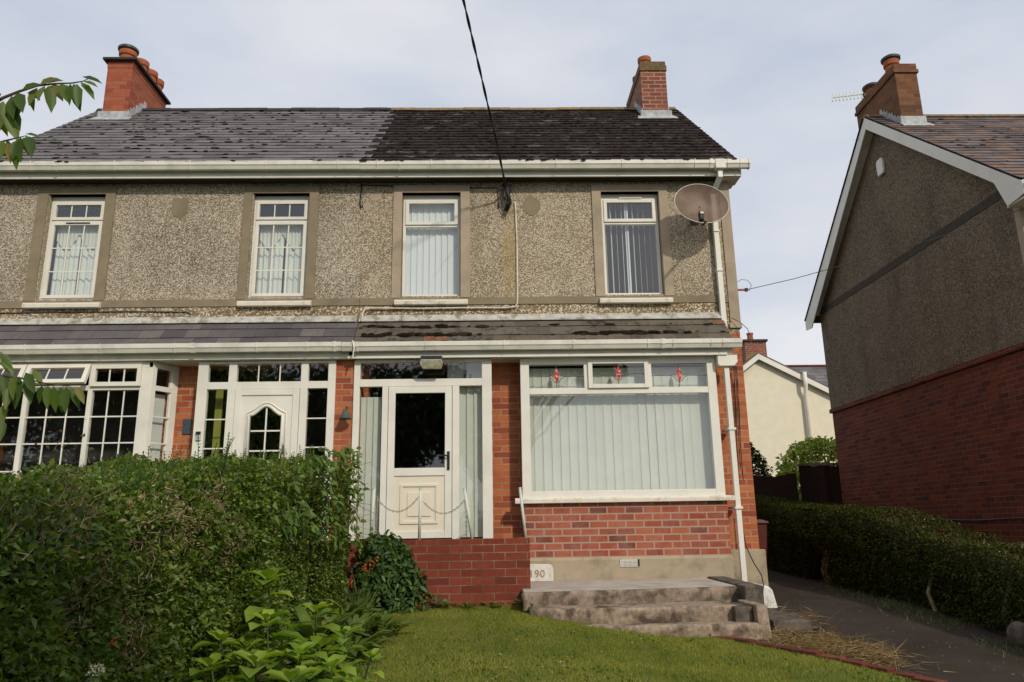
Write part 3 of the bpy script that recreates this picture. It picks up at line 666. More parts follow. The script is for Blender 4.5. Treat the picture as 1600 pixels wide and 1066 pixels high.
mb = MB(); pipe(mb, [(3.325, 10.03, 4.99), (3.325, 10.03, 4.86)]); pipe(mb, [(3.325, 10.03, 4.88), (3.258, 10.235, 4.70)]); pipe(mb, [(3.255, 10.235, 4.70), (3.262, 10.235, 2.60)], .075, .065)
dp = mb.build('downpipe', M['upvc'], A, bevel=.006)
for z in (4.1, 3.5): mb = MB(); mb.box(3.215, 3.30, 10.19, 10.28, z, z+.03); mb.build('pipe_clip', M['upvc'], dp)
mb = MB(); pipe(mb, [(3.165, 9.97, 2.03), (3.165, 10.22, 1.86)], .066, .06)
mb = MB(); mb.prism([(3.05, 9.9, 2.055), (3.25, 9.9, 2.055), (3.30, 9.9, 2.11), (3.30, 9.9, 2.205), (3.03, 9.9, 2.205), (3.03, 9.9, 2.09)], (0, .14, 0)); hp = mb.build('hopper', M['upvc'], A, bevel=.006)
mb = MB(); pipe(mb, [(3.155, 9.97, 2.07), (3.16, 9.98, -.74)], .068, .06); dp2 = mb.build('downpipe', M['upvc'], A, bevel=.005)
for z in (1.2, .18): mb = MB(); mb.box(3.11, 3.21, 9.93, 10.25, z, z+.03); mb.build('pipe_clip', M['upvc'], dp2)
# canopy eaves
mb = MB(); mb.box(PX+.02, 3.24, 9.90, 9.925, 2.215, 2.38); mb.box(PX-.06, 3.16, 9.88, 9.90, 2.205, 2.245); mb.build('canopy_fascia', M['upvc'], A)
mb = MB(); mb.box(PX+.02, 3.16, 9.926, YF, 2.212, 2.24); mb.build('canopy_soffit', M['upvc_dirty'], A)
gutter('canopy_gutter', A, -1.985, 3.345, 9.775, 2.405, .115, [(-1.82, .03), (-1.78, .03), (-.88, .012), (.16, .012), (1.08, .012), (2.08, .012), (2.28, .05), (2.42, .012), (2.93, .012), (3.09, .012)])
mb = MB(); mb.tube([(-1.84, 9.76, 2.42), (-1.815, 9.75, 2.32), (-1.83, 9.76, 2.19), (-1.86, 9.86, 2.21)], .008); mb.build('gutter_strap', M['upvc'], A)

wl = upper_window(A, -1.415, -.305, -1.282, -.45, M['render'], 4.285, False, 'left upper window with closed pale vertical blinds', 'closed', None)
wr = upper_window(A, 1.483, 2.60, 1.626, 2.463, M['render'], 4.312, False, 'right upper window with open vertical blinds', 'open', 'top')

# --- glazed porch screen and door
yD = 9.98
mb = MB(); z0 = -.14
mb.box(-1.846, -1.765, yD, yD+.08, z0, 2.205); mb.box(-.142, -.012, yD, yD+.08, z0, 2.205)
mb.box(-1.765, -.142, yD+.002, yD+.08, 2.165, 2.205); mb.box(-1.765, -.142, yD+.002, yD+.08, 1.84, 1.94)
mb.box(-1.465, -1.385, yD+.001, yD+.08, z0, 1.84); mb.box(-.535, -.445, yD+.001, yD+.08, z0, 1.84)
scr = mb.build('porch_screen', M['upvc'], A, bevel=.005)
for a, b, c, d in ((-1.765, -.142, 1.94, 2.165), (-1.765, -1.465, z0, 1.84), (-.445, -.142, z0, 1.84)):
    mb = MB(); pane(mb, a, b, c, d, yD+.03); mb.build('pane', M['glass'], scr, fix=False)
drape('vertical_blind', M['blind'], scr, -1.765, -1.53, -.12, 1.72, yD+.13, .25, .09, slat=True)
drape('vertical_blind', M['blind'], scr, -.445, -.142, -.12, 1.84, yD+.13, .22, .1, slat=True)
mb = MB(); mb.box(-.62, -.40, yD+.3, yD+.31, 1.9, 2.2); mb.box(-.36, -.14, yD+.25, yD+.26, 1.9, 2.2); mb.build('vertical_blind', M['blind_blue'], scr)
mb = MB(); mb.box(PX+.03, .0, yD+.02, YF+.3, -.3, z0); mb.build('door_threshold', M['concrete'], A)
door = MB(); dx0, dx1 = -1.378, -.542
frame(door, dx0, dx1, -.125, 1.835, yD-.012, yD+.05, .09)
door.box(dx0+.09, dx1-.09, yD-.010, yD+.05, .66, .762)
door = door.build('front_door', M['upvc'], A, bevel=.006); door['label'] = 'front door with one large dark pane over a cream panel'
mb = MB(); pane(mb, dx0+.09, dx1-.09, .762, 1.745, yD+.01); mb.build('door_glass', M['glass_dark'], door, fix=False)
pn = MB(); pn.box(dx0+.09, dx1-.09, yD+.005, yD+.04, -.035, .66)
pc = (dx0+dx1)/2
def moulding(mb, a, b, c, d, y, w, dep):
    for q in ((a, b, c, c+w), (a, b, d-w, d), (a, a+w, c+w, d-w), (b-w, b, c+w, d-w)): mb.box(q[0], q[1], y-dep, y, q[2], q[3])
moulding(pn, pc-.245, pc+.245, .055, .555, yD+.005, .03, .014); moulding(pn, pc-.215, pc+.215, .085, .525, yD+.005, .012, .006)
pn.box(pc-.15, pc+.15, yD-.006, yD+.004, .15, .45); pn.build('door_panel', M['cream_panel'], door, bevel=.006)
hd = MB(); hx = dx1-.042; hd.box(hx-.017, hx+.017, yD-.022, yD-.012, .73, .97); hd.tube([(hx, yD-.02, .915), (hx, yD-.06, .915), (hx-.03, yD-.065, .913), (hx-.13, yD-.062, .908)], .011); hd.build('door_handle', M['black'], door)

# --- picture window over its brick apron
bw0, bw1 = .374, 3.02
mb = MB(); mb.box(bw0+.02, 3.035, YB+.02, YF-.001, -.42, .29); mb.build('bay_wall', M['brick_bay'], A)
mb = MB(); mb.box(bw0-.3, 3.045, YB+.0, YF-.001, -1.2, -.425); mb.prism([(bw0-.3, YB, -.425), (3.045, YB, -.425), (3.035, YB+.022, -.39), (bw0-.3, YB+.022, -.39)], (0, .2, 0)); pl = mb.build('bay_plinth', M['plinth'], A)
mb = MB(); mb.box(1.6, 1.845, YB-.012, YB+.0, -.515, -.43)
vb = mb.build('air_vent', M['whitestone'], pl)
mb = MB()
for i in range(14):
    for j in range(4): mb.box(1.612+i*.0163, 1.620+i*.0163, YB-.0135, YB-.011, -.507+j*.019, -.497+j*.019)
mb.box(1.822, 1.845, YB-.016, YB-.012, -.51, -.425); mb.build('vent_holes', M['black'], vb)
mb = MB(); frame(mb, bw0, bw1, .352, 2.205, YB, YB+.08, .118, .09)
mb.box(bw0+.118, bw1-.118, YB+.002, YB+.078, 1.712, 1.795); mb.box(1.232, 1.30, YB+.003, YB+.075, 1.795, 2.115); mb.box(2.09, 2.148, YB+.003, YB+.075, 1.795, 2.115)
mb.box(bw0+.118, bw1-.118, YB+.0015, YB+.05, 2.115, 2.21)
bay = MB(); bay = mb
bay.v = [(v[0], v[1], v[2]) for v in bay.v]
bay = bay.build('picture_window', M['upvc'], A, bevel=.005); bay['label'] = 'wide ground floor window with three small stained lights on top'
def cheek(x): m_ = MB(); m_.box(x, x+.07, YB+.081, YF, .29, 2.205); return m_
mb = MB(); mb.box(bw0+.005, bw0+.05, YB+.081, YF, .29, 2.205); mb.build('bay_cheek', M['dark_metal'], A); mb = MB(); mb.box(bw1-.05, bw1-.005, YB+.081, YF, .29, 2.205); mb.build('bay_cheek', M['dark_metal'], A)
mb = MB(); frame(mb, 1.285, 2.105, 1.785, 2.175, YB-.028, YB+.02, .06, .055); mb.build('opening_light', M['upvc'], bay, bevel=.005)
mb = MB(); pane(mb, .49, 2.90, .44, 1.712, YB+.03); mb.build('pane', M['glass'], bay, fix=False)
tops = [(.492, 1.232, 1.795, 2.215), (1.345, 2.045, 1.84, 2.12), (2.148, 2.902, 1.795, 2.215)]
tops = [(.492, 1.232, 1.795, 2.116), (1.345, 2.045, 1.84, 2.12), (2.148, 2.902, 1.795, 2.116)]
for (a, b, c, d) in tops:
    yy = YB+.028 if a != 1.345 else YB+.0
    mb = MB(); pane(mb, a, b, c, d, yy); mb.build('pane', M['glass'], bay, fix=False)
    mb = MB(); cx = (a+b)/2; cz = c+(d-c)*.50; y_ = yy-.004
    mb.tube([(a, y_, cz), (cx-.11, y_, cz+.0), (cx-.06, y_, cz-.03), (cx-.035, y_, cz-.075), (cx, y_, cz-.088), (cx+.035, y_, cz-.075), (cx+.06, y_, cz-.03), (cx+.11, y_, cz), (b, y_, cz)], .0048, 5)
    for s in (-1, 1): mb.tube([(cx+s*.11, y_, cz), (cx+s*.07, y_, cz+.018), (cx+s*.04, y_, cz-.02)], .004, 5)
    mb.tube([(cx, y_, c), (cx, y_, cz-.06)], .0048, 5); mb.tube([(cx, y_, cz+.10), (cx, y_, d)], .0048, 5); mb.build('lead_lines', M['leadcame'], bay)
    mb = MB(); mb.prism([(cx+.034*math.sin(t_)*abs(math.sin(t_))**.2, y_-.001, cz+.012+.092*math.cos(t_)) for t_ in [i*.4488 for i in range(14)]], (0, -.003, 0)); mb.build('stained_glass', M['red_glass'], bay)
bl = drape('vertical_blind', M['blind'], bay, .44, 2.96, .3, 2.10, YB+.17, .05, .118, slat=True)
sl = MB(); sl.extrude_x([(YB-.055, .287), (YB-.055, .335), (YB-.04, .352), (YB+.08, .362), (YB+.08, .287)], .275, 3.135); sl.build('bay_sill', M['sill'], bay, bevel=.006)

# ================================================================== the left house
B = thing('house', 'pebbledashed house with grey slate roof, georgian windows and white arched door', 'house', (-4.6, YF, -.9), 'semi-detached houses seen from the front')
house_shell(B, -7.3, PX-.004, M['dash_left'], M['dash_strip'], [(-4.03, -2.1, -.15, 2.2), (-7.1, -4.45, .2, 2.2)], [(-6.37, -5.57, 3.19, 4.772), (-3.445, -2.64, 3.19, 4.772)], M['brick_pier'])
main_roof(B, -7.34, PX-.004, M['slate_left'], True, 360, .024, None, M['ridge_left'])
canopy(B, -7.4, PX, M['slate_pent_left'], 0, 0, None)
add_chimney(B, -6.96, -6.51, 12.42, 13.82, 8.42, M['brick_chimL'], [(-6.74, 12.64, .14, .30, True), (-6.68, 13.02, .135, .36, False), (-6.66, 13.36, .135, .36, False), (-6.66, 13.66, .13, .36, False)], 'flat')
mb = MB(); mb.prism([(-4.61, YF-.006, 4.705), (-4.38, YF-.006, 4.705), (-4.375, YF-.006, 4.47), (-4.47, YF-.006, 4.38), (-4.60, YF-.006, 4.45)], (0, .02, 0)); mb.build('plaster_patch', M['render_olive'], B)
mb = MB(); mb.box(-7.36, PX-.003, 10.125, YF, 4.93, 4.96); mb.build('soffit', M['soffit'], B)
mb = MB(); mb.box(-7.42, PX-.003, 10.10, 10.124, 4.925, 5.11); mb.box(-7.42, PX-.003, 10.088, 10.10, 4.922, 4.965); mb.build('fascia', M['upvc'], B)
gutter('gutter', B, -7.5, PX-.003, 9.965, 5.13, .12, [(-6.5, .012), (-6.15, .05), (-5.33, .012), (-4.27, .012), (-3.2, .012), (-2.18, .012)])
mb = MB(); mb.box(-7.46, PX-.05, 9.90, 9.925, 2.215, 2.38); mb.build('canopy_fascia', M['upvc_dirty'], B)
mb = MB(); mb.box(-7.46, PX-.003, 9.926, YF, 2.212, 2.24); mb.build('canopy_soffit', M['upvc_dirty'], B)
gutter('canopy_gutter', B, -7.46, -1.99, 9.775, 2.41, .115, [(-6.1, .012), (-5.13, .012), (-4.17, .012), (-3.93, .06), (-3.1, .012), (-2.44, .012), (-2.08, .04)])
upper_window(B, -6.525, -5.42, -6.368, -5.57, M['render_olive'], 4.39, True, 'left upper window with white glazing bars and net curtains', 'net', 'mid')
upper_window(B, -3.577, -2.50, -3.448, -2.64, M['render_olive'], 4.378, True, 'right upper window with white glazing bars and net curtains', 'net', None)
# porch screen and arched door
mb = MB(); a0, a1 = -3.91, -2.09
mb.box(a0, a0+.135, yD, yD+.08, z0, 2.205); mb.box(a1-.1, a1, yD, yD+.08, z0, 2.205)
mb.box(a0+.135, a1-.1, yD+.002, yD+.08, 2.172, 2.205); mb.box(a0+.135, a1-.1, yD+.002, yD+.08, 1.828, 1.925)
for a, b in ((-3.505, -3.40), (-2.55, -2.455)): mb.box(a, b, yD+.001, yD+.08, z0, 2.172)
scr = mb.build('porch_screen', M['upvc'], B, bevel=.005)
for a, b, c, d in ((-3.775, -3.505, 1.925, 2.172), (-3.40, -2.55, 1.925, 2.172), (-2.455, -2.19, 1.925, 2.172), (-3.775, -3.505, z0, 1.828), (-2.455, -2.19, z0, 1.828)):
    mb = MB(); pane(mb, a, b, c, d, yD+.03); mb.build('pane', M['glass'], scr, fix=False)
for x in (-3.117, -2.833): mb = MB(); bars(mb, -3.40, -2.55, 1.925, 2.172, [x], [], yD+.028, .016); mb.build('glazing_bar', M['upvc'], scr)
for a, b in ((-3.775, -3.505), (-2.455, -2.19)):
    for z in (1.43, 1.05, .67, .29): mb = MB(); bars(mb, a, b, z0, 1.828, [], [z], yD+.028, .016); mb.build('glazing_bar', M['upvc'], scr)
mb = MB(); mb.box(-3.76, -3.66, yD+.3, yD+.32, -.1, 1.9); mb.build('interior_panel', M['interior_yellow'], B)
dx0, dx1 = -3.395, -2.555
mb = MB(); frame(mb, dx0, dx1, -.125, 1.825, yD-.012, yD+.05, .085); door = mb.build('front_door', M['upvc'], B, bevel=.006); door['label'] = 'white door with arched glazing'
cx = (dx0+dx1)/2
def arch(x, w_, zl, zh): u = abs(x-cx)/(w_/2); return zl+(zh-zl)*(.5+.5*math.cos(math.pi*min(1, u)))
mb = MB(); n = 24; W2 = .43; xs = [cx-W2/2+W2*i/n for i in range(n+1)]
X0, X1 = dx0+.085, dx1-.085
for i in range(n):    # door skin above the arched opening
    a, b = xs[i], xs[i+1]; za, zb = arch(a, W2, 1.475, 1.60), arch(b, W2, 1.475, 1.60)
    mb.face([(a, yD+.005, za), (b, yD+.005, zb), (b, yD+.005, 1.74), (a, yD+.005, 1.74)], .5)
mb.face([(X0, yD+.005, -.04), (xs[0], yD+.005, -.04), (xs[0], yD+.005, 1.74), (X0, yD+.005, 1.74)], .5)
mb.face([(xs[-1], yD+.005, -.04), (X1, yD+.005, -.04), (X1, yD+.005, 1.74), (xs[-1], yD+.005, 1.74)], .5)
mb.face([(xs[0], yD+.005, -.04), (xs[-1], yD+.005, -.04), (xs[-1], yD+.005, .75), (xs[0], yD+.005, .75)], .5)
mb.build('door_panel', M['upvc'], door, fix=False)
mb = MB(); pts = [(x, yD-.004, arch(x, W2, 1.475, 1.60)) for x in xs]
mb.tube([(xs[0], yD-.004, .75)]+pts+[(xs[-1], yD-.004, .75), (xs[0], yD-.004, .75)], .022, 8); mb.tube([(xs[0]-.045, yD+.0, .72), (xs[0]-.045, yD, 1.50)]+[(cx+(x-cx)*1.2, yD, z+.04) for x, _, z in pts][2:-2]+[(xs[-1]+.045, yD, 1.50), (xs[-1]+.045, yD, .72)], .010, 6); mb.build('arch_moulding', M['upvc'], door, smooth=True)
mb = MB(); mb.face([(xs[0], yD+.015, .75), (xs[-1], yD+.015, .75)]+[(x, yD+.015, z) for x, _, z in pts[::-1]]); mb.build('door_glass', M['glass_dark'], door, fix=False)
mb = MB(); bars(mb, xs[0], xs[-1], .75, 1.59, [cx], [1.27, 1.01], yD+.010, .02); mb.build('glazing_bars', M['upvc'], door)
# bay window of the left house
yb = 9.965; bx0, bx1 = -7.6, -4.497; bz0, bz1 = .42, 2.205
mb = MB(); mb.box(bx0, bx1+.0, yb+.0, yb+.07, bz1-.075, bz1); mb.box(bx0, bx1, yb+.0, yb+.07, bz0, bz0+.08)
mull = [-4.65, -5.29, -6.12, -6.95]
mb.box(bx1-.155, bx1, yb-.002, yb+.07, bz0+.08, bz1-.075)
for m_ in mull[1:]: mb.box(m_-.03, m_+.03, yb-.002, yb+.07, bz0+.08, bz1-.075)
mb.box(bx0, bx1-.155, yb-.001, yb+.069, 1.831, 1.897)
lb = mb.build('bay_window', M['upvc'], B, bevel=.005); lb['label'] = 'georgian bar bay window with two top lights tilted open'
mb = MB(); bars_ = MB()
lights = [(-5.26, -4.652), (-6.09, -5.32), (-6.92, -6.15), (-7.6, -6.98)]
for (a, b) in lights:
    p_ = MB(); pane(p_, a, b, bz0+.08, 1.831, yb+.03); p_.build('pane', M['glass'], lb, fix=False)
    t3 = (b-a)/3; bars(bars_, a, b, bz0+.08, 1.831, [a+t3, a+2*t3], [1.485, 1.14, .79], yb+.028, .018)
bars_.build('glazing_bars', M['upvc'], lb)
for k, (a, b) in enumerate(lights):     # top lights, two of them tilted out
    ang = 0 if k in (0, 3) else R(24)
    sb, gl = MB(), MB(); frame(sb, a-.02, b+.02, -.29, .0, -.02, .03, .055); bars(sb, a+.03, b-.03, -.24, -.05, [a+(b-a)*.345, a+(b-a)*.655], [], .008, .018); pane(gl, a+.03, b-.03, -.24, -.05, .01)
    for q in (sb, gl): q.v = [(x, yb-.02+y*math.cos(ang)+z*math.sin(ang), 2.17+z*math.cos(ang)-y*math.sin(ang)) for x, y, z in q.v]
    o_ = sb.build('opening_light', M['upvc'], lb); gl.build('pane', M['glass'], lb, fix=False)
mb = MB(); x0_, x1_ = bx1, bx1+.205    # canted side of the bay
def side(u, z, o=0): return (x0_+(x1_-x0_)*u+o, yb+(YF-yb)*u, z)
def sidebox(u0, u1, za, zb, t_=.05): mb.prism([side(u0, za), side(u1, za), side(u1, zb), side(u0, zb)], (-t_, .0, 0))
for u0, u1 in ((0, .16), (.78, 1)): sidebox(u0, u1, bz0, bz1)
for za, zb in ((bz0, bz0+.08), (1.831, 1.897), (bz1-.075, bz1)): sidebox(.16, .78, za, zb)
for z in (1.485, 1.14, .79): sidebox(.16, .78, z-.009, z+.009, .02)
mb.build('bay_side', M['upvc'], lb)
mb = MB(); mb.face([side(.16, bz0+.08, -.025), side(.78, bz0+.08, -.025), side(.78, bz1-.075, -.025), side(.16, bz1-.075, -.025)]); mb.build('pane', M['glass'], lb, fix=False)
mb = MB(); mb.face([side(.1, bz0, -.12), side(.9, bz0, -.12), side(.9, bz1-.4, -.12), side(.1, bz1-.4, -.12)]); mb.build('curtain', M['curtain'], lb, fix=False)
mb = MB(); mb.box(bx0, bx1+.02, yb+.01, YF, -1.2, .36); mb.build('bay_wall', M['brick_bay'], B)
mb = MB(); mb.box(bx0-.05, bx1+.07, yb-.06, YF, .36, .42); mb.build('bay_sill', M['sill'], lb)
mb = MB(); mb.box(-7.5, -4.0, YF+.9, YF+.93, .0, 2.2); mb.build('interior_wall', M['interior'], B)
mb = MB(); mb.box(PX-.08, PX-.07, YF-.001, YF, 0, 1); 
# pier between the two doors stands level with the screens
mb = MB(); mb.box(-2.09, -1.846, yD+.03, YF-.001, -1.2, 2.205); mb.build('door_pier', M['brick_pier'], A)
mb = MB(); mb.box(-2.18, -2.092, yD+.03, YF-.001, -1.2, 2.205); mb.box(-1.846, -1.76, yD+.085, YF-.001, -1.2, 2.205); mb.build('door_pier', M['brick_pier'], B)
def atX(x, y, X):
    d = rt*((x-800)/FPX) - up*((y-533)/FPX) + fw
    return d*(X/d.x)
# ================================================================== the neighbouring house on the right
def zN(y): return 7.72-.8391*abs(y-13.27)
C_ = thing('house', 'grey pebbledashed gable end over dark red brick, with white bargeboards and an alarm box', 'house', (9.5, 12, -1))
XN, n0, n1, nx1 = 7.55, 9.9, 16.65, 15.0
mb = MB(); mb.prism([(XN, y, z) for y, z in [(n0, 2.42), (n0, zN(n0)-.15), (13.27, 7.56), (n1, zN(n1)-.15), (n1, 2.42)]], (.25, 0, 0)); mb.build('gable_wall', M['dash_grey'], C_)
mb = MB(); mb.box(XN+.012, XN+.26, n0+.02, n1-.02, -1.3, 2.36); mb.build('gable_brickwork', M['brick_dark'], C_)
mb = MB(); mb.box(XN-.03, XN+.26, n0-.03, n1+.03, 2.345, 2.43); mb.build('string_course', M['brick_dark'], C_)
mb = MB(); mb.box(XN-.008, XN+.2, n0+.12, n1-.1, 4.60, 4.74); mb.build('render_band', plain('dark_band', (.075, .065, .052), .9, .15, 9, .1, .3), C_)
mb = MB(); mb.box(XN-.015, XN+.2, n0-.015, n0+.11, 2.43, 4.75); mb.build('corner_band', M['render'], C_)
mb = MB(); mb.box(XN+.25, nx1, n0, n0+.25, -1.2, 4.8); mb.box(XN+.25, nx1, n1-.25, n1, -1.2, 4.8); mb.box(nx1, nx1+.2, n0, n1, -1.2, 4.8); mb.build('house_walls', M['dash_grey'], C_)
mb = MB()
for s in (-1, 1):
    e = 13.27+s*3.72
    mb.prism([(7.36, 13.27, 7.70), (nx1+.3, 13.27, 7.70), (nx1+.3, e, zN(e)-.02), (7.36, e, zN(e)-.02)], (0, 0, -.06))
slates(mb, 7.35, nx1+.3, 9.53, zN(9.53)+.005, 13.27, 7.72, .195, .30)
rf = mb.build('roof', M['slate_N'], C_)
slm = MB()      # edge of the rear slates along the verge
for i in range(22):
    y = 13.3+i*.168; slm.prism([(7.33, y, zN(y)-.005), (7.5, y, zN(y)-.005), (7.5, y+.19, zN(y+.19)+.0), (7.33, y+.19, zN(y+.19)+.0)], (0, .012, .014))
slm.build('verge_slates', M['slate_right'], rf)
moss_clumps('moss', rf, 7.6, nx1, 9.53, zN(9.53)+.005, 13.27, 7.72, .195, 260, .024)
mb = MB(); mb.extrude_x([(13.15, 7.66), (13.2, 7.73), (13.27, 7.765), (13.34, 7.73), (13.39, 7.66), (13.27, 7.7)], 7.36, nx1+.3); mb.build('ridge_tiles', M['ridge_right'], rf)
mb = MB()
bb = [(9.50, zN(9.50)-.02), (13.27, 7.69), (17.02, zN(17.02)-.02), (17.02, zN(17.02)-.22), (16.72, zN(17.02)-.24), (13.27, 7.69-.24), (10.05, zN(10.05)-.25), (9.86, zN(9.5)-.24), (9.50, zN(9.50)-.20)]
mb.prism([(7.35, y, z) for y, z in bb[:2]+[bb[5], bb[6], bb[7], bb[8]]], (.022, 0, 0)); mb.build('bargeboard', M['upvc'], C_)
mb = MB(); mb.prism([(7.35, y, z) for y, z in [bb[1], bb[2], bb[3], bb[4], bb[5]]], (.022, 0, 0)); mb.build('bargeboard', M['upvc'], C_)
mb = MB()
for a, b in ((9.86, 13.27), (16.7, 13.27)): mb.prism([(7.372, a, zN(a)-.22), (7.372, b, zN(b)-.22), (XN, b, zN(b)-.22), (XN, a, zN(a)-.22)], (0, 0, .02))
mb.box(7.372, XN+3, 9.52, 9.9, zN(9.5)-.25, zN(9.5)-.22); mb.build('soffit', M['upvc_dirty'], C_)
gutter('gutter', C_, 7.37, nx1, 9.41, zN(9.5)+.01, .115, [(7.42, .02), (8.2, .012)])
mb = MB(); mb.box(7.38, nx1, 9.5, 9.52, zN(9.5)-.26, zN(9.5)); mb.build('fascia', M['upvc'], C_)
# chimney
x0, x1, y0, y1, zt = 7.69, 8.11, 12.6, 14.15, 8.45
mb = MB(); mb.box(x0, x1, y0, y1, 6.9, zt-.2); ch = mb.build('chimney', M['brick_chimN'], C_)
mb = MB(); mb.box(x0-.03, x1+.03, y0-.03, y1+.03, zt-.2, zt-.13); mb.box(x0-.01, x1+.01, y0-.01, y1+.01, zt-.13, zt); mb.build('chimney_head', M['brick_chimN'], ch, bevel=.006)
for (py, cz) in ((12.95, .27), (13.75, .16)):
    mb = MB(); mb.lathe([(.13, zt), (.12, zt+.16), (.145, zt+.17), (.145, zt+cz)], (7.86, py, 0), 20); mb.build('chimney_pot', M['clay'], ch)
    mb = MB(); mb.lathe([(.12, zt+cz), (.175, zt+cz+.03), (.18, zt+cz+.07), (.14, zt+cz+.10), (.03, zt+cz+.115)], (7.86, py, 0), 20); mb.build('pot_cowl', M['dark_metal'], ch)
mb = MB(); zf = zN(y0); mb.box(x0-.03, x1+.03, y0-.03, y0-.004, zf-.05, zf+.17)
mb.prism([(x0-.05, y0-.004, zf+.03), (x1+.05, y0-.004, zf+.03), (x1+.08, y0-.16, zf-.1), (x0-.08, y0-.16, zf-.1)], (0, 0, .02))
yy = y0
while yy < 13.27: mb.box(x0-.014, x0-.001, yy, yy+.08, zN(yy)-.05, zN(yy)+.17+random.uniform(-.01, .03)); yy += .085
mb.build('lead_flashing', M['lead'], ch)
mb = MB(); mb.tube([(XN-.012, y, -0.005+.012*math.sin(y*3)) for y in np.linspace(7.9 if False else 9.95, 14.5, 14)], .012, 6); mb.build('wall_pipe', M['black'], C_)
# alarm box
p = atX(1376, 261, XN-.03)
mb = MB(); q = [(XN-.06, p.y+a, p.z+b) for a, b in ((-.11, -.12), (-.09, -.17), (.09, -.17), (.11, -.12), (.12, .08), (.09, .16), (-.09, .16), (-.12, .08))]; mb.prism(q, (.06, 0, 0))
al = mb.build('alarm_box', M['upvc'], None, bevel=.02); tag(al, 'white burglar alarm box high on the grey gable wall', 'alarm box')
# tv aerial
ta = thing('tv_aerial', 'thin television aerial pointing left from behind the right hand chimney', 'aerial', tuple(at(1352, 150, 14.2)))
a, b = at(1352, 147, 14.2), at(1300, 153, 14.6); mb = MB(); mb.tube([a, b], .010, 6); mb.build('boom', M['metal_post'], ta)
mb = MB()
for i in range(9):
    c = a.lerp(b, .1+i*.11); mb.tube([c+Vector((-.04, -.05, -.12)), c+Vector((.04, .05, .12))], .013, 5)
o = mb.build('aerial_rods', M['metal_post'], ta)
mb = MB(); mb.box(a.x-.04, a.x+.03, a.y-.03, a.y+.03, a.z-.06, a.z+.03); mb.build('junction_box', M['black'], ta)
mb = MB(); mb.tube([a, (a.x+.12, a.y-.02, a.z-.03), (7.9, 14.2, a.z-.1), (7.9, 14.2, 7.2)], .014, 6); mb.build('mast', M['metal_post'], ta)

# ================================================================== cream house beyond the gap
D_ = thing('house', 'cream rendered house with a white edged gable seen far off between the two houses', 'house', (10.5, 28, -.6))
Yd = 28.0; pk = at(1182, 553, Yd)
def dz(x): return pk.z-.53*(x-pk.x) if x > pk.x else pk.z-.74*(pk.x-x)
mb = MB(); mb.prism([(pk.x, Yd, pk.z-.1), (14.2, Yd, dz(14.2)-.1), (14.2, Yd, -.7), (8.4, Yd, -.7), (8.4, Yd, dz(8.4)-.1)], (0, 6, 0)); mb.build('gable_wall', M['cream_wall'], D_)
mb = MB(); mb.prism([(pk.x, Yd-.2, pk.z), (14.4, Yd-.2, dz(14.4)), (14.4, Yd-.2, dz(14.4)-.25), (pk.x, Yd-.2, pk.z-.25)], (0, .03, 0)); mb.build('bargeboard', M['upvc'], D_)
mb = MB(); mb.prism([(pk.x-.001, Yd-.2, pk.z), (8.2, Yd-.2, dz(8.2)), (8.2, Yd-.2, dz(8.2)-.25), (pk.x-.001, Yd-.2, pk.z-.25)], (0, .03, 0)); mb.build('bargeboard', M['upvc'], D_)
mb = MB(); mb.prism([(pk.x, Yd-.21, pk.z+.02), (14.4, Yd-.21, dz(14.4)+.02), (14.4, Yd+6, dz(14.4)+.02), (pk.x, Yd+6, pk.z+.02)], (0, 0, -.05)); mb.prism([(pk.x, Yd-.21, pk.z+.02), (8.2, Yd-.21, dz(8.2)+.02), (8.2, Yd+6, dz(8.2)+.02), (pk.x, Yd+6, pk.z+.02)], (0, 0, -.05))
w0, w1 = at(1226, 573, 31.5), at(1300, 570, 31.5)
rr = mb.build('roof', M['slate_N'], D_)
mb = MB(); slates(mb, 10.8, 19, 27.8+1.0, w0.z-2.0, 31.5, w0.z, .3, .4); mb.prism([(10.8, 31.5, w0.z), (19, 31.5, w0.z), (19, 35, w0.z-2.6), (10.8, 35, w0.z-2.6)], (0, 0, -.05)); mb.build('wing_roof', M['slate_left'], rr)
mb = MB(); mb.box(10.8, 19, 31.4, 31.6, w0.z-.02, w0.z+.05); mb.build('ridge_tiles', M['brick_dark'], rr)
mb = MB(); c0, c1 = at(1162, 533, 28.6), at(1195, 533, 28.6); mb.box(c0.x, c1.x, 28.5, 29.1, 4.5, c0.z-.05); cc = mb.build('chimney', M['brick_chim'], D_)
mb = MB(); mb.box(c0.x-.06, c1.x+.06, 28.44, 29.16, c0.z-.05, c0.z+.03); mb.build('chimney_cap', M['cap_dark'], cc)
mb = MB(); mb.lathe([(.12, c0.z), (.11, c0.z+.3), (.13, c0.z+.3), (.13, c0.z+.36)], ((c0.x+c1.x)/2-.08, 28.8, 0), 16); mb.build('chimney_pot', M['clay'], cc)
mb = MB(); mb.prism([(c0.x-.02, 28.47, dz(c0.x)+.0), (c0.x-.02, 28.47, dz(c0.x)+.12), (pk.x, 28.47, pk.z+.16), (c1.x+.02, 28.47, dz(c1.x)+.14), (c1.x+.02, 28.47, dz(c1.x))], (0, .03, 0)); mb.build('lead_flashing', M['clay_cap'], cc)
p = at(1256, 582, Yd-.25); mb = MB(); mb.tube([(p.x, Yd-.3, p.z), (p.x, Yd-.3, p.z-.5), (p.x+.02, Yd-.12, p.z-.9), (p.x+.03, Yd-.12, -.6)], .075, 10); mb.build('soil_pipe', M['upvc'], D_, smooth=True)

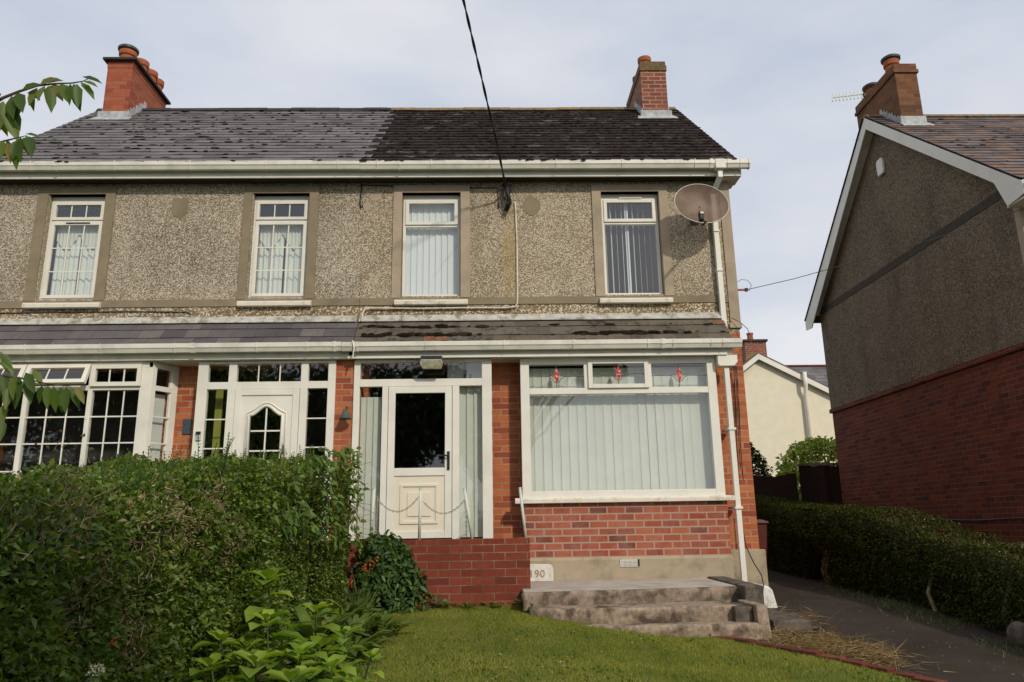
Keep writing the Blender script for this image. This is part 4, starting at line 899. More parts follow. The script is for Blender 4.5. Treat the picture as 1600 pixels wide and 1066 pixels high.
# back boundary: dark wall, gate, bin
mb = MB()
for i in range(34):
    x = 3.55+i*.1; z = 1.06+.05*math.sin(i*.4)+.02*random.random(); mb.box(x, x+.1, 17.5, 17.62, -.9, z, .5)
gw = mb.build('garden_wall', M['fence']); tag(gw, 'low dark wall across the far end of the driveway', 'wall')
gt = thing('gate', 'tall dark brown board gate beside the right hand gable', 'gate', (7.4, 17.3, -.85))
for i in range(8):
    x = 6.95+i*.145; mb = MB(); mb.box(x, x+.138, 17.30, 17.325, -.8, 1.24+.015*math.sin(i*2.1)); mb.build('gate_board', M['fence'], gt)
mb = MB(); mb.box(6.93, 8.12, 17.28, 17.36, 1.245, 1.30); mb.build('top_rail', M['concrete'], gt)
bn = thing('wheelie_bin', 'dark maroon wheelie bin behind the corner of the mossy roofed house', 'bin', (4.33, 13.3, -.92))
mb = MB(); t_, b_ = .27, .21; mb.v = [(4.33+sx*w_, 13.3+sy*w_, z) for z, w_ in ((-.86, b_), (-.02, t_)) for sx, sy in ((-1, -1), (1, -1), (1, 1), (-1, 1))]
mb.f = [(0, 3, 2, 1), (4, 5, 6, 7), (0, 1, 5, 4), (1, 2, 6, 5), (2, 3, 7, 6), (3, 0, 4, 7)]; mb.r = [.5]*6
M['bin'] = plain('maroon_plastic', (.10, .022, .018), .5, .1, 8)
mb.build('bin_body', M['bin'], bn, bevel=.02)
mb = MB(); mb.prism([(4.04, 13.0, -.02), (4.04, 13.0, .02), (4.04, 13.3, .055), (4.04, 13.6, .03), (4.04, 13.6, -.02)], (.58, 0, 0)); mb.build('lid', M['bin'], bn, bevel=.015)
for x in (4.12, 4.50): mb = MB(); mb.tube([(x, 13.52, -.86), (x+.04, 13.52, -.86)], .085, 14); mb.build('wheel', M['black'], bn)

# ================================================================== things fixed to the houses
def wire(name, pts, r, mat, label, cat, n=6):
    mb = MB(); mb.tube(pts, r, n); o = mb.build(name, mat, smooth=True); tag(o, label, cat); return o
dish = thing('satellite_dish', 'brown see-through mesh satellite dish under the eaves at the right corner', 'satellite dish', (2.97, 10.25, 4.3))
m, t, b = base_mat('rusty_dish_mesh', .55, .4); v = geov(t)
col = ramp(t, [(.3, (.12, .07, .04)), (.5, (.16, .10, .065)), (.7, (.20, .135, .095))], noise(t, v, 3.5, 6, .6)); col = mix(t, col, (.26, .17, .04), mrange(t, noise(t, v, 7, 6, .6), .6, .75, 0, .8))
t.links.new(col, b.inputs['Base Color']); tr = N(t, 'ShaderNodeBsdfTransparent'); ms_ = N(t, 'ShaderNodeMixShader'); ms_.inputs[0].default_value = .86
t.links.new(tr.outputs[0], ms_.inputs[1]); t.links.new(b.outputs[0], ms_.inputs[2]); t.links.new(ms_.outputs[0], t.nodes['Material Output'].inputs['Surface']); M['dish'] = m
dc = Vector((2.972, 9.88, 4.385)); dn = Vector((.10, -.97, .12)).normalized(); dx = Vector((0, 0, 1)).cross(dn).normalized(); dx = dx if dx.x > 0 else -dx; dy = dn.cross(dx); dy = dy if dy.z > 0 else -dy
mb = MB(); rings, seg = 8, 48
for i in range(rings+1):
    q = i/rings
    for k in range(seg):
        a = 6.2832*k/seg; mb.v.append(tuple(dc + dx*(.395*q*math.cos(a)) + dy*(.312*q*math.sin(a)) - dn*(.085*(1-q*q)-.02)))
for i in range(rings):
    for k in range(seg):
        k2 = (k+1) % seg; mb.f.append((i*seg+k, i*seg+k2, (i+1)*seg+k2, (i+1)*seg+k)); mb.r.append(.5)
mb.build('reflector', M['dish'], dish, smooth=True, fix=False)
mb = MB(); mb.tube([dc + dx*(.397*math.cos(6.2832*k/48)) + dy*(.314*math.sin(6.2832*k/48)) + dn*.02 for k in range(49)], .0055, 6, cap=False); mb.build('rim', M['metal_post'], dish, smooth=True)
lb0 = dc - dy*.31; lb1 = at(1097, 336, 9.42)
mb = MB(); mb.tube([lb0+dn*-.05, lb0+dn*.08-dy*.02, lb1+Vector((0, .03, -.07))], .014, 8); mb.build('arm', M['black'], dish)
mb = MB(); mb.prism([lb1+Vector(q) for q in ((-.028, 0, -.06), (.028, 0, -.06), (.034, 0, .06), (-.034, 0, .06))], (0, .09, -.01)); ln = mb.build('receiver', M['black'], dish, bevel=.01)
mb = MB(); mb.box(lb1.x-.022, lb1.x+.022, lb1.y-.008, lb1.y-.001, lb1.z+.02, lb1.z+.045); mb.build('receiver_cap', M['upvc'], ln)
mb = MB(); mb.tube([dc-dn*.07, dc-dn*.14-dy*.05, (2.97, 10.28, 4.33)], .022, 8); mb.box(2.92, 3.02, 10.275, 10.30, 4.25, 4.42); mb.build('wall_bracket', M['dark_metal'], dish)

kp = [Vector((.235, 10.22, 4.80)), at(788, 281, 10.0), at(776, 222, 9.45), at(764, 172, 9.0), at(751, 115, 8.45), at(738, 60, 7.9), at(724, 0, 7.3), at(705, -80, 6.6), Vector((-2.2, -6, 9.0))]
mb = MB(); A1, A2, s_ = [], [], 0
for p0, p1 in zip(kp, kp[1:]):
    L1 = (p1-p0).length; m = max(2, int(L1/.045)); d_ = (p1-p0).normalized(); e1 = d_.cross(Vector((1, 0, 0))).normalized(); e2 = d_.cross(e1)
    for q in range(m):
        s = s_+L1*q/m; o_ = e1*math.cos(s*8.5)+e2*math.sin(s*8.5); A1.append(p0.lerp(p1, q/m)+o_*.0085); A2.append(p0.lerp(p1, q/m)-o_*.0085)
    s_ += L1
mb.tube(A1, .0095, 5); mb.tube(A2, .0095, 5)
tag(mb.build('overhead_cable', M['black'], smooth=True), 'twisted black overhead cable rising from the eaves into the sky', 'cable')
mb = MB(); rr_ = random.Random(3)
for k in range(7):
    pts = [(.20+rr_.uniform(-.05, .10), 10.24, 4.86)]
    for j in range(5): pts.append((.22+rr_.uniform(-.07, .09)*(1-j*.12), 10.2+rr_.uniform(-.05, .05), 4.80-j*.085+rr_.uniform(-.03, .03)))
    mb.tube(pts, .007 if k else .03, 5)
tag(mb.build('cable_tangle', M['black'], smooth=True), 'tangle of black cable ends hanging on the pebbledash below the eaves', 'cable')
zc = YF-.012
wire('eaves_wire', [(.11, zc, 4.52), (.105, zc, 4.84), (-.6, zc, 4.845), (-1.86, zc, 4.895), (-1.9, zc, 4.88)], .007, M['black'], 'thin dark wire running under the eaves of the mossy roofed house', 'wire')
wire('drop_wire', [(-1.885, zc, 4.93), (-1.89, zc-.01, 4.75), (-1.90, zc, 4.60), (-1.88, zc-.02, 4.53), (-1.86, zc, 4.57)], .010, M['black'], 'short black wire hanging from the eaves between the two houses', 'wire')
wire('conduit', [(.355, zc-.01, 4.62), (.36, zc-.01, 4.45), (.372, zc-.01, 4.0), (.365, zc-.01, 3.2), (.36, zc-.02, 3.06), (.33, zc-.02, 3.015), (.2, zc-.02, 3.0), (-.3, zc-.02, 3.005), (-1.0, zc-.02, 3.0), (-1.7, zc-.02, 3.012), (-1.78, zc-.03, 2.99), (-1.80, zc-.05, 2.93), (-1.81, zc-.1, 2.80)], .012, M['sill'], 'white cable run down the pebbledash and along above the porch roof', 'cable', 8)
wire('wall_wire', [(-7.2, zc, 2.99), (-6.0, zc, 3.0), (-5.0, zc, 3.0), (-4.25, zc, 2.985), (-4.2, zc, 2.95), (-4.2, zc-.02, 2.88)], .007, M['dark_metal'], 'thin dark wire along the wall below the left house bedroom sill', 'wire')
br = thing('wire_bracket', 'small rusty bracket with a curl of wire on the right corner of the house', 'bracket', (3.55, 10.33, 3.1))
p = at(1166, 453, 10.33); mb = MB(); mb.tube([(3.48, 10.33, p.z), (p.x-.02, 10.33, p.z)], .016, 8); mb.build('bracket_arm', M['clay'], br)
mb = MB(); mb.lathe([(.012, -.025), (.028, -.02), (.02, 0), (.028, .02), (.012, .025)], (p.x, 10.33, p.z), 12); mb.build('insulator', M['dark_metal'], br)
mb = MB(); mb.tube([at(1150, 442, 10.3), at(1158, 437, 10.3), at(1168, 438, 10.3), at(1174, 446, 10.3), at(1171, 454, 10.3), at(1167, 452, 10.3)], .004, 5); mb.build('wire_curl', M['dark_metal'], br)
wire('phone_wire', [p, at(1240, 436, 9.9), at(1330, 411, 9.3), at(1430, 383, 8.7), at(1520, 354, 8.2), at(1610, 322, 7.7), (8.5, 3, 6.2)], .005, M['dark_metal'], 'thin phone wire stretched from the house corner across the gable', 'wire', 5)
wire('looped_wire', [at(1143, 497, 10.25), at(1157, 504, 10.2), at(1168, 514, 10.15), at(1174, 528, 10.1), at(1172, 540, 10.05), at(1166, 548, 10.0), at(1158, 555, 9.95)], .005, M['dark_metal'], 'thin wire looping out beyond the end of the porch gutter', 'wire', 5)
mb = MB()
for k in range(5):
    d_ = rr_.uniform(-.02, .02); mb.tube([at(1146+k*1.2, 572, 10.2), at(1148+k*1.5, 600, 10.24)+Vector((d_, 0, 0)), at(1149+k*1.6, 640, 10.24), at(1151+k*1.8+d_*100, 690, 10.24), at(1152+k*2.6+d_*60, 715+k*9, 10.24)], .005, 5)
tag(mb.build('hanging_cables', M['black'], smooth=True), 'bunch of loose black cables hanging down the brick corner', 'cable')
wire('ground_cable', [at(1156, 800, 10.2), at(1160, 825, 10.18), at(1166, 855, 10.15), at(1178, 880, 10.1), at(1190, 899, 9.8), at(1193, 915, 9.72), at(1192, 928, 9.7), at(1188, 946, 9.68)], .007, M['black'], 'black cable running down over the whitewashed corner stone', 'cable')

fl = thing('floodlight', 'floodlight with a wide glass front fixed above the cream panelled door', 'lamp', (-.79, 9.7, 2.12))
mb = MB(); mb.box(-.945, -.66, 9.76, 9.88, 2.13, 2.205); mb.build('lamp_housing', M['black'], fl, bevel=.01)
mb = MB(); mb.prism([(-.94, 9.75, 2.155), (-.665, 9.75, 2.155), (-.65, 9.76, 2.10), (-.675, 9.80, 2.035), (-.92, 9.80, 2.035), (-.95, 9.76, 2.10)], (0, .05, .005)); mb.build('lamp_glass', plain('lamp_reflector', (.42, .40, .28), .25, .3, 20, .6), fl, bevel=.006)
be = thing('bell', 'small verdigris bell hanging on the brick pier between the two doors', 'bell', (-1.925, 9.9, 1.42))
bz = 1.40; mb = MB(); mb.lathe([(.082, bz), (.078, bz+.012), (.058, bz+.04), (.045, bz+.08), (.034, bz+.11), (.012, bz+.122)], (-1.92, 9.88, 0), 24); mb.build('bell_body', plain('bell_bronze', (.075, .085, .07), .6, .3, 20, .3), be, smooth=True)
mb = MB(); mb.tube([(-1.92, 9.88, bz+.12), (-1.92, 9.88, bz+.165), (-1.92, 10.0, bz+.165)], .008, 6); mb.build('bell_bracket', M['dark_metal'], be)
pl_ = at(286, 655, 10.28); p2 = at(297, 682, 10.28)
mb = MB(); mb.box(pl_.x, p2.x, 10.28, 10.298, p2.z+.03, pl_.z); tag(mb.build('house_plaque', plain('slate_blue', (.05, .075, .085), .5, .2, 20), None, bevel=.005), 'small blue grey plaque on the brick pier left of the arched door', 'plaque')
p = at(310, 680, 9.97)
db = thing('doorbell', 'black and grey doorbell on the white frame left of the arched door', 'doorbell', (p.x, 9.98, p.z))
mb = MB(); mb.box(p.x-.03, p.x+.03, 9.955, 9.981, p.z-.07, p.z+.045); mb.build('doorbell_body', M['lead'], db, bevel=.006)
mb = MB(); mb.box(p.x-.03, p.x+.03, 9.950, 9.956, p.z+.005, p.z+.045); mb.build('doorbell_camera', M['black'], db)

# ================================================================== terrace, steps, garden wall
ter = thing('terrace', 'rough concrete terrace with three worn steps in front of the picture window', 'steps', (1.6, 9, -1.0))
def rough(mb, amt=.012, cut=6):
    return mb
def slabmesh(name, poly, z0, z1, mat, parent, seg=.025, amp=.012, matlabel=None):
    """poly: front edge as list of (x, y); back at y=10.0; ragged worn edges"""
    import bmesh
    bm = bmesh.new(); xs = np.arange(poly[0][0], poly[-1][0]+1e-6, seg); rows = []
    fy = [float(np.interp(x, [p[0] for p in poly], [p[1] for p in poly])) for x in xs]
    off = Vector(parent['base'])
    yb_ = 10.0 if z1 > -.75 else 9.4
    for ix, x in enumerate(xs):
        f = fy[ix]; col = []
        for (y, z, a) in ((yb_, z1, 0), (f+.6, z1, .3), (f+.1, z1, .4), (f+.025, z1, .6), (f, z1-.022, 1), (f, z1-.06, 1.2), (f+.004, (z0+z1)/2, 1.2), (f+.004, z0+.03, 1.2), (f+.01, z0, .8)):
            w = amp*a; nz = vnoise(np.array([[x*2.2, z*3, y]]), 2.0)[0]; n2 = vnoise(np.array([[x*9, z*14, y*3]]), 2.0)[0]; col.append(bm.verts.new(Vector((x, y+w*(1.6*nz+.9*n2), z+w*(.8*nz-.5*abs(n2))))-off))
        rows.append(col)
    for a, b in zip(rows, rows[1:]):
        for i in range(len(a)-1): bm.faces.new((a[i], b[i], b[i+1], a[i+1]))
    for r in (rows[0], rows[-1]): bm.faces.new(r+[bm.verts.new(Vector((r[0].co.x, r[0].co.y, z0-off.z)))])
    bmesh.ops.recalc_face_normals(bm, faces=bm.faces)
    me = bpy.data.meshes.new(name); bm.to_mesh(me); bm.free(); me.materials.append(mat)
    for p_ in me.polygons: p_.use_smooth = True
    o = bpy.data.objects.new(name, me); COL.objects.link(o); o.parent = parent; return o
slabmesh('terrace_slab', [(.30, 8.42), (.6, 8.46), (2.74, 8.72)], -.86, -.68, M['concrete'], ter, amp=.006)
slabmesh('step', [(.36, 8.35), (.6, 8.18), (1.2, 8.10), (2.5, 8.12)], -1.0, -.82, M['concrete2'], ter, amp=.007)
slabmesh('step', [(.60, 8.05), (1.0, 7.92), (1.6, 7.86), (2.62, 7.86)], -1.2, -.965, M['concrete2'], ter, amp=.007)
mb = MB(); mb.prism([(.31, 8.47, -.6785), (.62, 8.505, -.6785), (1.4, 8.59, -.6785), (2.67, 8.755, -.6785), (2.67, 9.995, -.672), (.31, 9.995, -.672)], (0, 0, .006)); mb.build('terrace_topping', M['concrete_top'], ter)
mb = MB(); mb.prism([(2.69, 8.50, -.658), (2.90, 8.52, -.658), (2.92, 10.0, -.65), (2.70, 10.0, -.65)], (0, 0, -.5)); mb.build('cheek_wall', M['concrete_dark'], ter, bevel=.012)
mb = MB(); mb.box(2.42, 2.60, 8.02, 8.5, -1.0, -.822); mb.build('cheek_block', M['concrete_dark'], ter, bevel=.012)
mb = MB(); mb.prism([(2.60, 7.86, -1.2), (2.73, 7.86, -1.2), (2.72, 7.93, -.80), (2.61, 7.93, -.80)], (0, .62, 0)); mb.build('cheek_block', M['concrete2'], ter, bevel=.012)
mb = MB(); mb.box(2.9, 3.3, 8.3, 9.7, -1.12, -.99); mb.build('side_slab', M['concrete_dark'], ter, bevel=.02)
mb = MB(); mb.prism([(3.25, 9.72, -1.06), (3.49, 9.74, -1.06), (3.44, 9.76, -.80), (3.38, 9.78, -.755), (3.26, 9.78, -.76)], (0, .46, 0)); tag(mb.build('guard_stone', M['whitestone'], None, bevel=.03), 'whitewashed rounded stone at the foot of the house corner', 'stone')
gwl = MB(); gwl.box(-2.1, .402, 8.86, 8.975, -1.1, -.125); gwl.box(.29, .4015, 8.976, 9.98, -1.1, -.127)
tag(gwl.build('porch_wall', M['brick_garden'], None, bevel=.004), 'low red brick wall in front of the door screening the porch', 'wall')

nb_ = thing('number_block', 'white painted block with the number 190 standing on the terrace', 'house number', (.58, 9.9, -.67))
mb = MB(); q = [(.40, 9.86, -.665), (.735, 9.86, -.665), (.735, 9.86, -.52), (.722, 9.86, -.478), (.69, 9.86, -.462), (.40, 9.86, -.455)]; mb.prism(q, (0, .10, 0)); mb.build('stone_block', M['whitestone'], nb_, bevel=.006)
mb = MB(); mb.box(.40, .725, 9.853, 9.97, -.682, -.668); mb.build('block_base', M['dark_metal'], nb_)
cu = bpy.data.curves.new('digits', 'FONT'); cu.body = '190'; cu.size = .125; cu.extrude = .003; cu.space_character = 1.12
to = bpy.data.objects.new('digits_curve', cu); COL.objects.link(to); bpy.context.view_layer.update()
me = bpy.data.meshes.new_from_object(to.evaluated_get(bpy.context.evaluated_depsgraph_get())); bpy.data.objects.remove(to)
me.materials.clear(); me.materials.append(M['digit']); do = bpy.data.objects.new('digits', me); COL.objects.link(do); do.parent = nb_
do.rotation_euler = (math.pi/2, 0, 0); do.location = Vector((.428, 9.8575, -.613))-Vector(nb_['base'])

# posts and chains on the wall
def lean(p0, p1, label):
    o = thing('chain_post', label, 'post', tuple(p0), 'posts standing on the porch wall')
    mb = MB(); mb.tube([p0, p1], .017, 10); mb.build('post_shaft', M['metal_post'], o, smooth=True)
    mb = MB(); d = (Vector(p1)-Vector(p0)).normalized(); mb.tube([Vector(p1), Vector(p1)+d*.012], .021, 10); mb.build('post_cap', M['metal_post'], o)
    return Vector(p1)
YW = 8.92
P1 = lean((-1.40, YW, -.128), (-1.375, YW, .45), 'thin metal post at the left end of the porch wall, beside the hedge')
P2 = lean((-.85, YW, -.128), (-.84, YW, .44), 'upright thin metal post in front of the cream door panel')
P3 = lean((-.25, YW, -.128), (-.335, YW, .43), 'thin metal post leaning left, holding the right end of the chain')
P4 = lean((.36, YW, -.128), (.305, YW, .43), 'thin metal post at the right end of the wall, by the picture window sill')
def chain(pts, label):
    mb = MB(); pts = [Vector(p) for p in pts]; k = 0; step = .026
    L_ = [0]
    for a, b in zip(pts, pts[1:]): L_.append(L_[-1]+(b-a).length)
    s = 0
    while s < L_[-1]-step:
        def P_(q):
            i = max(j for j in range(len(L_)) if L_[j] <= q+1e-9); i = min(i, len(pts)-2); return pts[i].lerp(pts[i+1], (q-L_[i])/(L_[i+1]-L_[i]))
        a, b = P_(s), P_(s+step*1.25); d = (b-a).normalized(); e = d.cross(Vector((0, 1, 0))).normalized() if k % 2 else Vector((0, 1, 0)); c = (a+b)/2; h = (b-a).length/2
        mb.tube([c+d*(h*math.cos(t_))+e*(.0095*math.sin(t_)) for t_ in [i*math.pi/4 for i in range(9)]], .0038, 5, cap=False); s += step; k += 1
    return tag(mb.build('chain', M['chain'], fix=False), label, 'chain', 'chains between the wall posts')
def sag(a, b, d, n=12): return [a.lerp(b, i/n)+Vector((0, 0, -4*d*(i/n)*(1-i/n))) for i in range(n+1)]
chain(sag(P1+Vector((.03, 0, -.10)), P2+Vector((-.01, 0, -.07)), .17), 'rusty chain sagging between the two left posts')
chain(sag(P2+Vector((.03, 0, -.14)), P3+Vector((.01, 0, -.11)), .15), 'rusty chain sagging between the middle post and the leaning post')
chain([P1+Vector((.045, -.005, -.08)), P1+Vector((.04, -.005, -.3)), P1+Vector((.03, 0, -.5)), P1+Vector((-.03, -.0, -.57)), P1+Vector((-.05, -.08, -.66)), P1+Vector((-.06, -.085, -.78))], 'loose chain end dangling beside the leftmost post')
chain([P3+Vector((.0, -.01, -.12)), P3+Vector((.02, -.01, -.3)), P3+Vector((.02, 0, -.5)), P3+Vector((-.10, 0, -.555))], 'loose chain end dangling beside the leaning post')

# brick edging along the lawn
mb = MB(); pts = [Vector((x, y, 0)) for x, y in EDGE]; L_ = [0]
for a, b in zip(pts, pts[1:]): L_.append(L_[-1]+(b-a).length)
s = .0
while s < L_[-1]-.24:
    i = max(j for j in range(len(L_)) if L_[j] <= s); i = min(i, len(pts)-2); a = pts[i].lerp(pts[i+1], (s-L_[i])/(L_[i+1]-L_[i])); d = (pts[i+1]-pts[i]).normalized(); e = Vector((d.y, -d.x, 0)); e = e if e.x > 0 else -e
    z = float(z_drive(a.x, a.y)); dz_ = random.uniform(-.012, .008); tw = random.uniform(-.01, .01)
    q = [a-e*.03+e*tw, a+d*.212-e*.03-e*tw, a+d*.212+e*.075-e*tw, a+e*.075+e*tw]
    mb.prism([(p_.x, p_.y, z-.15-.07*0) for p_ in q], (0, 0, .15+.085+dz_)); s += .222
M['edgebrick'] = attr_mat('edging_bricks', [(0, (.10, .030, .022)), (.6, (.15, .045, .03)), (1, (.23, .085, .05))], .9, .15, .6, 9, bmp=.5)
tag(mb.build('brick_edging', M['edgebrick'], bevel=.006), 'row of red bricks edging the lawn along the driveway', 'edging')
# loose stone by the hedge
p = Vector((5.0, 7.25, 0)); mb = MB(); mb.lathe([(.08, -1.2), (.11, -1.12), (.10, -1.02), (.05, -.96), (.01, -.95)], (4.98, 7.55, 0), 9); tag(mb.build('boulder', M['concrete_dark'], smooth=True), 'pale rounded stone at the foot of the long hedge', 'stone')

# ================================================================== plants
def hedge_leaves(name, parent, n, sampler, size, mat, up_=.35, outv=None, wratio=.55, drop=0.15):
    P, O = sampler(n); D = unit(n)*.75 + O*.45 + np.array([0, 0, up_]); Nn = unit(n)*.7 + O*.6 + np.array([0, 0, .55])
    Ln = size*(.6+.8*rng.random(n)); return leaf_mesh(name, P, D, Nn, Ln, Ln*wratio, mat, parent, droop=drop)
# --- the big privet hedge on the left
hl = thing('hedge', 'big unclipped privet hedge filling the left foreground in front of the arched door', 'hedge', (-2.3, 6, -1))
def topL(y): return np.interp(y, [2.4, 3.2, 3.65, 4.5, 5.1, 6.4, 8.2, 8.6, 8.85], [.05, .13, .20, .29, .40, .53, .77, .74, .55])
def baseL(y): return -.85+.086*(y-8.9)
XR, XL = -1.76, -3.1
def surfL(n):
    k = rng.random(n); y = np.where(rng.random(n) < .5, 2.5+6.2*rng.random(n)**.8, 2.5+4*rng.random(n)); P = np.zeros((n, 3)); O = np.zeros((n, 3))
    kind = np.where(k < .64, 0, np.where(k < .84, 1, np.where(k < .93, 2, 3)))
    t = topL(y); b = baseL(y); h = rng.random(n)
    z = b+.02+(t-b)*h
    rounding = .22*np.clip((h-.82)/.18, 0, 1)**2
    x = XR + .15*np.clip((y-5.5)/2.6, 0, 1) - rounding
    P[:, 0] = np.where(kind == 0, x, np.where(kind == 1, XL+(XR-XL-.1)*rng.random(n), np.where(kind == 2, XL+(XR+.15-XL)*rng.random(n), XL)))
    P[:, 1] = np.where(kind == 2, 8.72, y); zt = t-.02
    P[:, 2] = np.where(kind == 1, zt, np.where(kind == 2, -.86+(topL(8.6)+.86)*h, z))
    O[kind == 0] = (1, 0, .1); O[kind == 1] = (.1, 0, 1); O[kind == 2] = (0, 1, .1); O[kind == 3] = (-1, 0, 0)
    lump = .14*vnoise(P, 1.6)+.09*vnoise(P+9, 4.0)+.05*vnoise(P+3, 10)
    dep = -np.abs(rng.normal(size=n))*.055+.02
    P += O*(lump+dep)[:, None]
    return P, O
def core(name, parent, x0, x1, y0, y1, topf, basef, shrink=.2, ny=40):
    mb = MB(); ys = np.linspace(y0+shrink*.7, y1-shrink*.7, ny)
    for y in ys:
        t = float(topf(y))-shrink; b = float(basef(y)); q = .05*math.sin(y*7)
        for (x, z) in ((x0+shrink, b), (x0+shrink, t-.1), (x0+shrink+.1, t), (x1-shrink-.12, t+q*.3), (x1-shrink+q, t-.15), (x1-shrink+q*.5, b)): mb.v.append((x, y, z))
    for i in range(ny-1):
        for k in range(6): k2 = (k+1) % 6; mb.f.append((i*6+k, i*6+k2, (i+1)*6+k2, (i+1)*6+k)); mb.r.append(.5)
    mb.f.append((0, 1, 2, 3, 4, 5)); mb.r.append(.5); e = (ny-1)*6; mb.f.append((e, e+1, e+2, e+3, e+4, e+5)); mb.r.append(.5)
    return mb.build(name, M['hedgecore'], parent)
core('branches', hl, XL, XR, 2.5, 8.75, topL, baseL, .17)  # solid dark volume added behind the leaves to stop see-through
hedge_leaves('foliage', hl, 100000, surfL, .036, M['privet'])
# upright shoots
P_, D_l, N_, L__ = [], [], [], []
sh = MB()
for i in range(190):
    y = 2.9+5.7*rng.random(); x = XR-.55*rng.random()-.05; h = rng.uniform(.05, .2)*(1.35 if (4.6 < y < 6.2) else .8); z = float(topL(y))-.05+.08*math.sin(y*5)
    lean_ = Vector((rng.uniform(-.5, .6), rng.uniform(-.5, .5), 1)).normalized(); sh.tube([(x, y, z-.1), Vector((x, y, z))+lean_*h], .0025, 4)
    for q in np.arange(0, h, .022):
        for s in (-1, 1):
            a = q*40+i; dv = Vector((s*math.cos(a), s*math.sin(a), .55)); P_.append(Vector((x, y, z))+lean_*q); D_l.append(dv); N_.append(Vector((-dv.x*.4, -dv.y*.4, 1))); L__.append(.032*(1-.4*q/h))
leaf_mesh('shoot_leaves', np.array(P_), np.array(D_l), np.array(N_), np.array(L__), np.array(L__)*.5, M['privet'], hl)
sh.build('shoots', M['creeper_dark'], hl)['kind'] = 'stuff'
# dry twigs
n = 11000; P, O = surfL(n); msk = (vnoise(P, 1.3) > .32) & (O[:, 0] > .5) & (P[:, 2] > -.9) | (rng.random(n) < .02); P = P[msk]+O[msk]*.03; k = len(P)
leaf_mesh('dry_twigs', P, unit(k)*.6+np.array([.35, 0, .7]), unit(k), .025+.05*rng.random(k), .0045, M['twig'], hl, shape='blade')['kind'] = 'stuff'

cs_ = [atX(px_, py_, XR) for px_, py_ in ((245, 800), (225, 870), (330, 790), (350, 850), (290, 835), (540, 800), (60, 790), (215, 1000), (130, 930))]
ii = rng.integers(0, len(cs_), 1500); P = np.array(cs_)[ii]+rng.normal(size=(1500, 3))*np.array([.0, .11, .10]); P[:, 0] = XR+.14*vnoise(P, 1.6)+.09*vnoise(P+9, 4.0)+.02*rng.normal(size=1500)+.03
leaf_mesh('dead_twigs', P, unit(1500)*.8+np.array([.15, 0, .55]), unit(1500), .03+.06*rng.random(1500), .0045, M['twig'], hl, shape='blade', droop=.1)['kind'] = 'stuff'
ii = rng.integers(0, len(cs_), 350); P = np.array(cs_)[ii]+rng.normal(size=(350, 3))*np.array([.0, .14, .12]); P[:, 0] = XR+.14*vnoise(P, 1.6)+.09*vnoise(P+9, 4.0)+.03
leaf_mesh('dead_leaves', P, unit(350)+np.array([.3, 0, -.2]), unit(350), .022, .012, M['twig'], hl)['kind'] = 'stuff'
# --- climber hanging over the right end of the hedge
cl = thing('climbing_plant', 'bright green climber trailing over the right end of the big hedge', 'climber', (-1.75, 7.8, .2))
n = 900; y = 5.6+3.2*rng.random(n)**.7; top = topL(y); z = top+.10-(1.15*rng.random(n)**1.3)*(.45+.55*(y-5.6)/3.2); x = XR+.15*np.clip((y-5.5)/2.6, 0, 1)+.03+.08*rng.random(n)+.12*vnoise(np.stack([y*0, y, z], 1), 1.6)
P = np.stack([x, y, z], 1); m_ = vnoise(P, 2.6) > np.where(y > 8.1, -.6, .05); P = P[m_]; n = len(P)
D = unit(n)*.75+np.array([.35, .05, -.6]); Nn = unit(n)*.6+np.array([1, -.2, .5]); Ln = .05+.05*rng.random(n)
leaf_mesh('foliage', P, D, Nn, Ln, Ln*.5, M['creeper'], cl, shape='big', fold=.12, droop=.15)
mb = MB()
for i in range(14):
    y0 = 8.78; z0_ = rng.uniform(-.1, .7); mb.tube([(XR+.12, y0, z0_), (XR+.24, y0, z0_+.04), (XR+rng.uniform(.3, .45), y0+.02, z0_+rng.uniform(-.06, .10))], .0022, 4)
mb.build('stems', M['twig'], cl)['kind'] = 'stuff'

# --- clump of climber against the porch wall
cw = thing('creeper_bush', 'dark glossy creeper bush climbing the porch wall beside the red flowers', 'bush', (-1.1, 8.65, -.85))
n = 1700; u = rng.random(n); h = rng.random(n)**.8; z = -.86+.77*h+.03*rng.normal(size=n); cx = -1.24+.14*(1-h); wx = (.13+.34*(1-h)**.8)*(1+.25*np.sin(h*17)*.5+.12*rng.normal(size=n)); a = rng.random(n)*math.pi
P = np.stack([cx+wx*np.cos(a)*(1-.15*u), 8.83-(.12+.24*(1-h))*np.sin(a)*(1-.2*u), z], 1); O = np.stack([np.cos(a), -np.sin(a), a*0+.1], 1)
Ln = .05+.045*rng.random(n); leaf_mesh('foliage', P, unit(n)*.9+O*.5+np.array([0, 0, -.35]), O+unit(n)*.7+np.array([0, 0, .5]), Ln, Ln*.5, M['creeper_dark'], cw, shape='big', fold=.12, droop=.15)
mb = MB(); mb.prism([(-1.42, 8.84, -.9), (-.85, 8.84, -.9), (-.95, 8.84, -.6), (-1.15, 8.84, -.25), (-1.28, 8.84, -.25)], (0, -.16, 0)); mb.build('branches', M['hedgecore'], cw)  # plain dark prism added as filler behind the creeper leaves

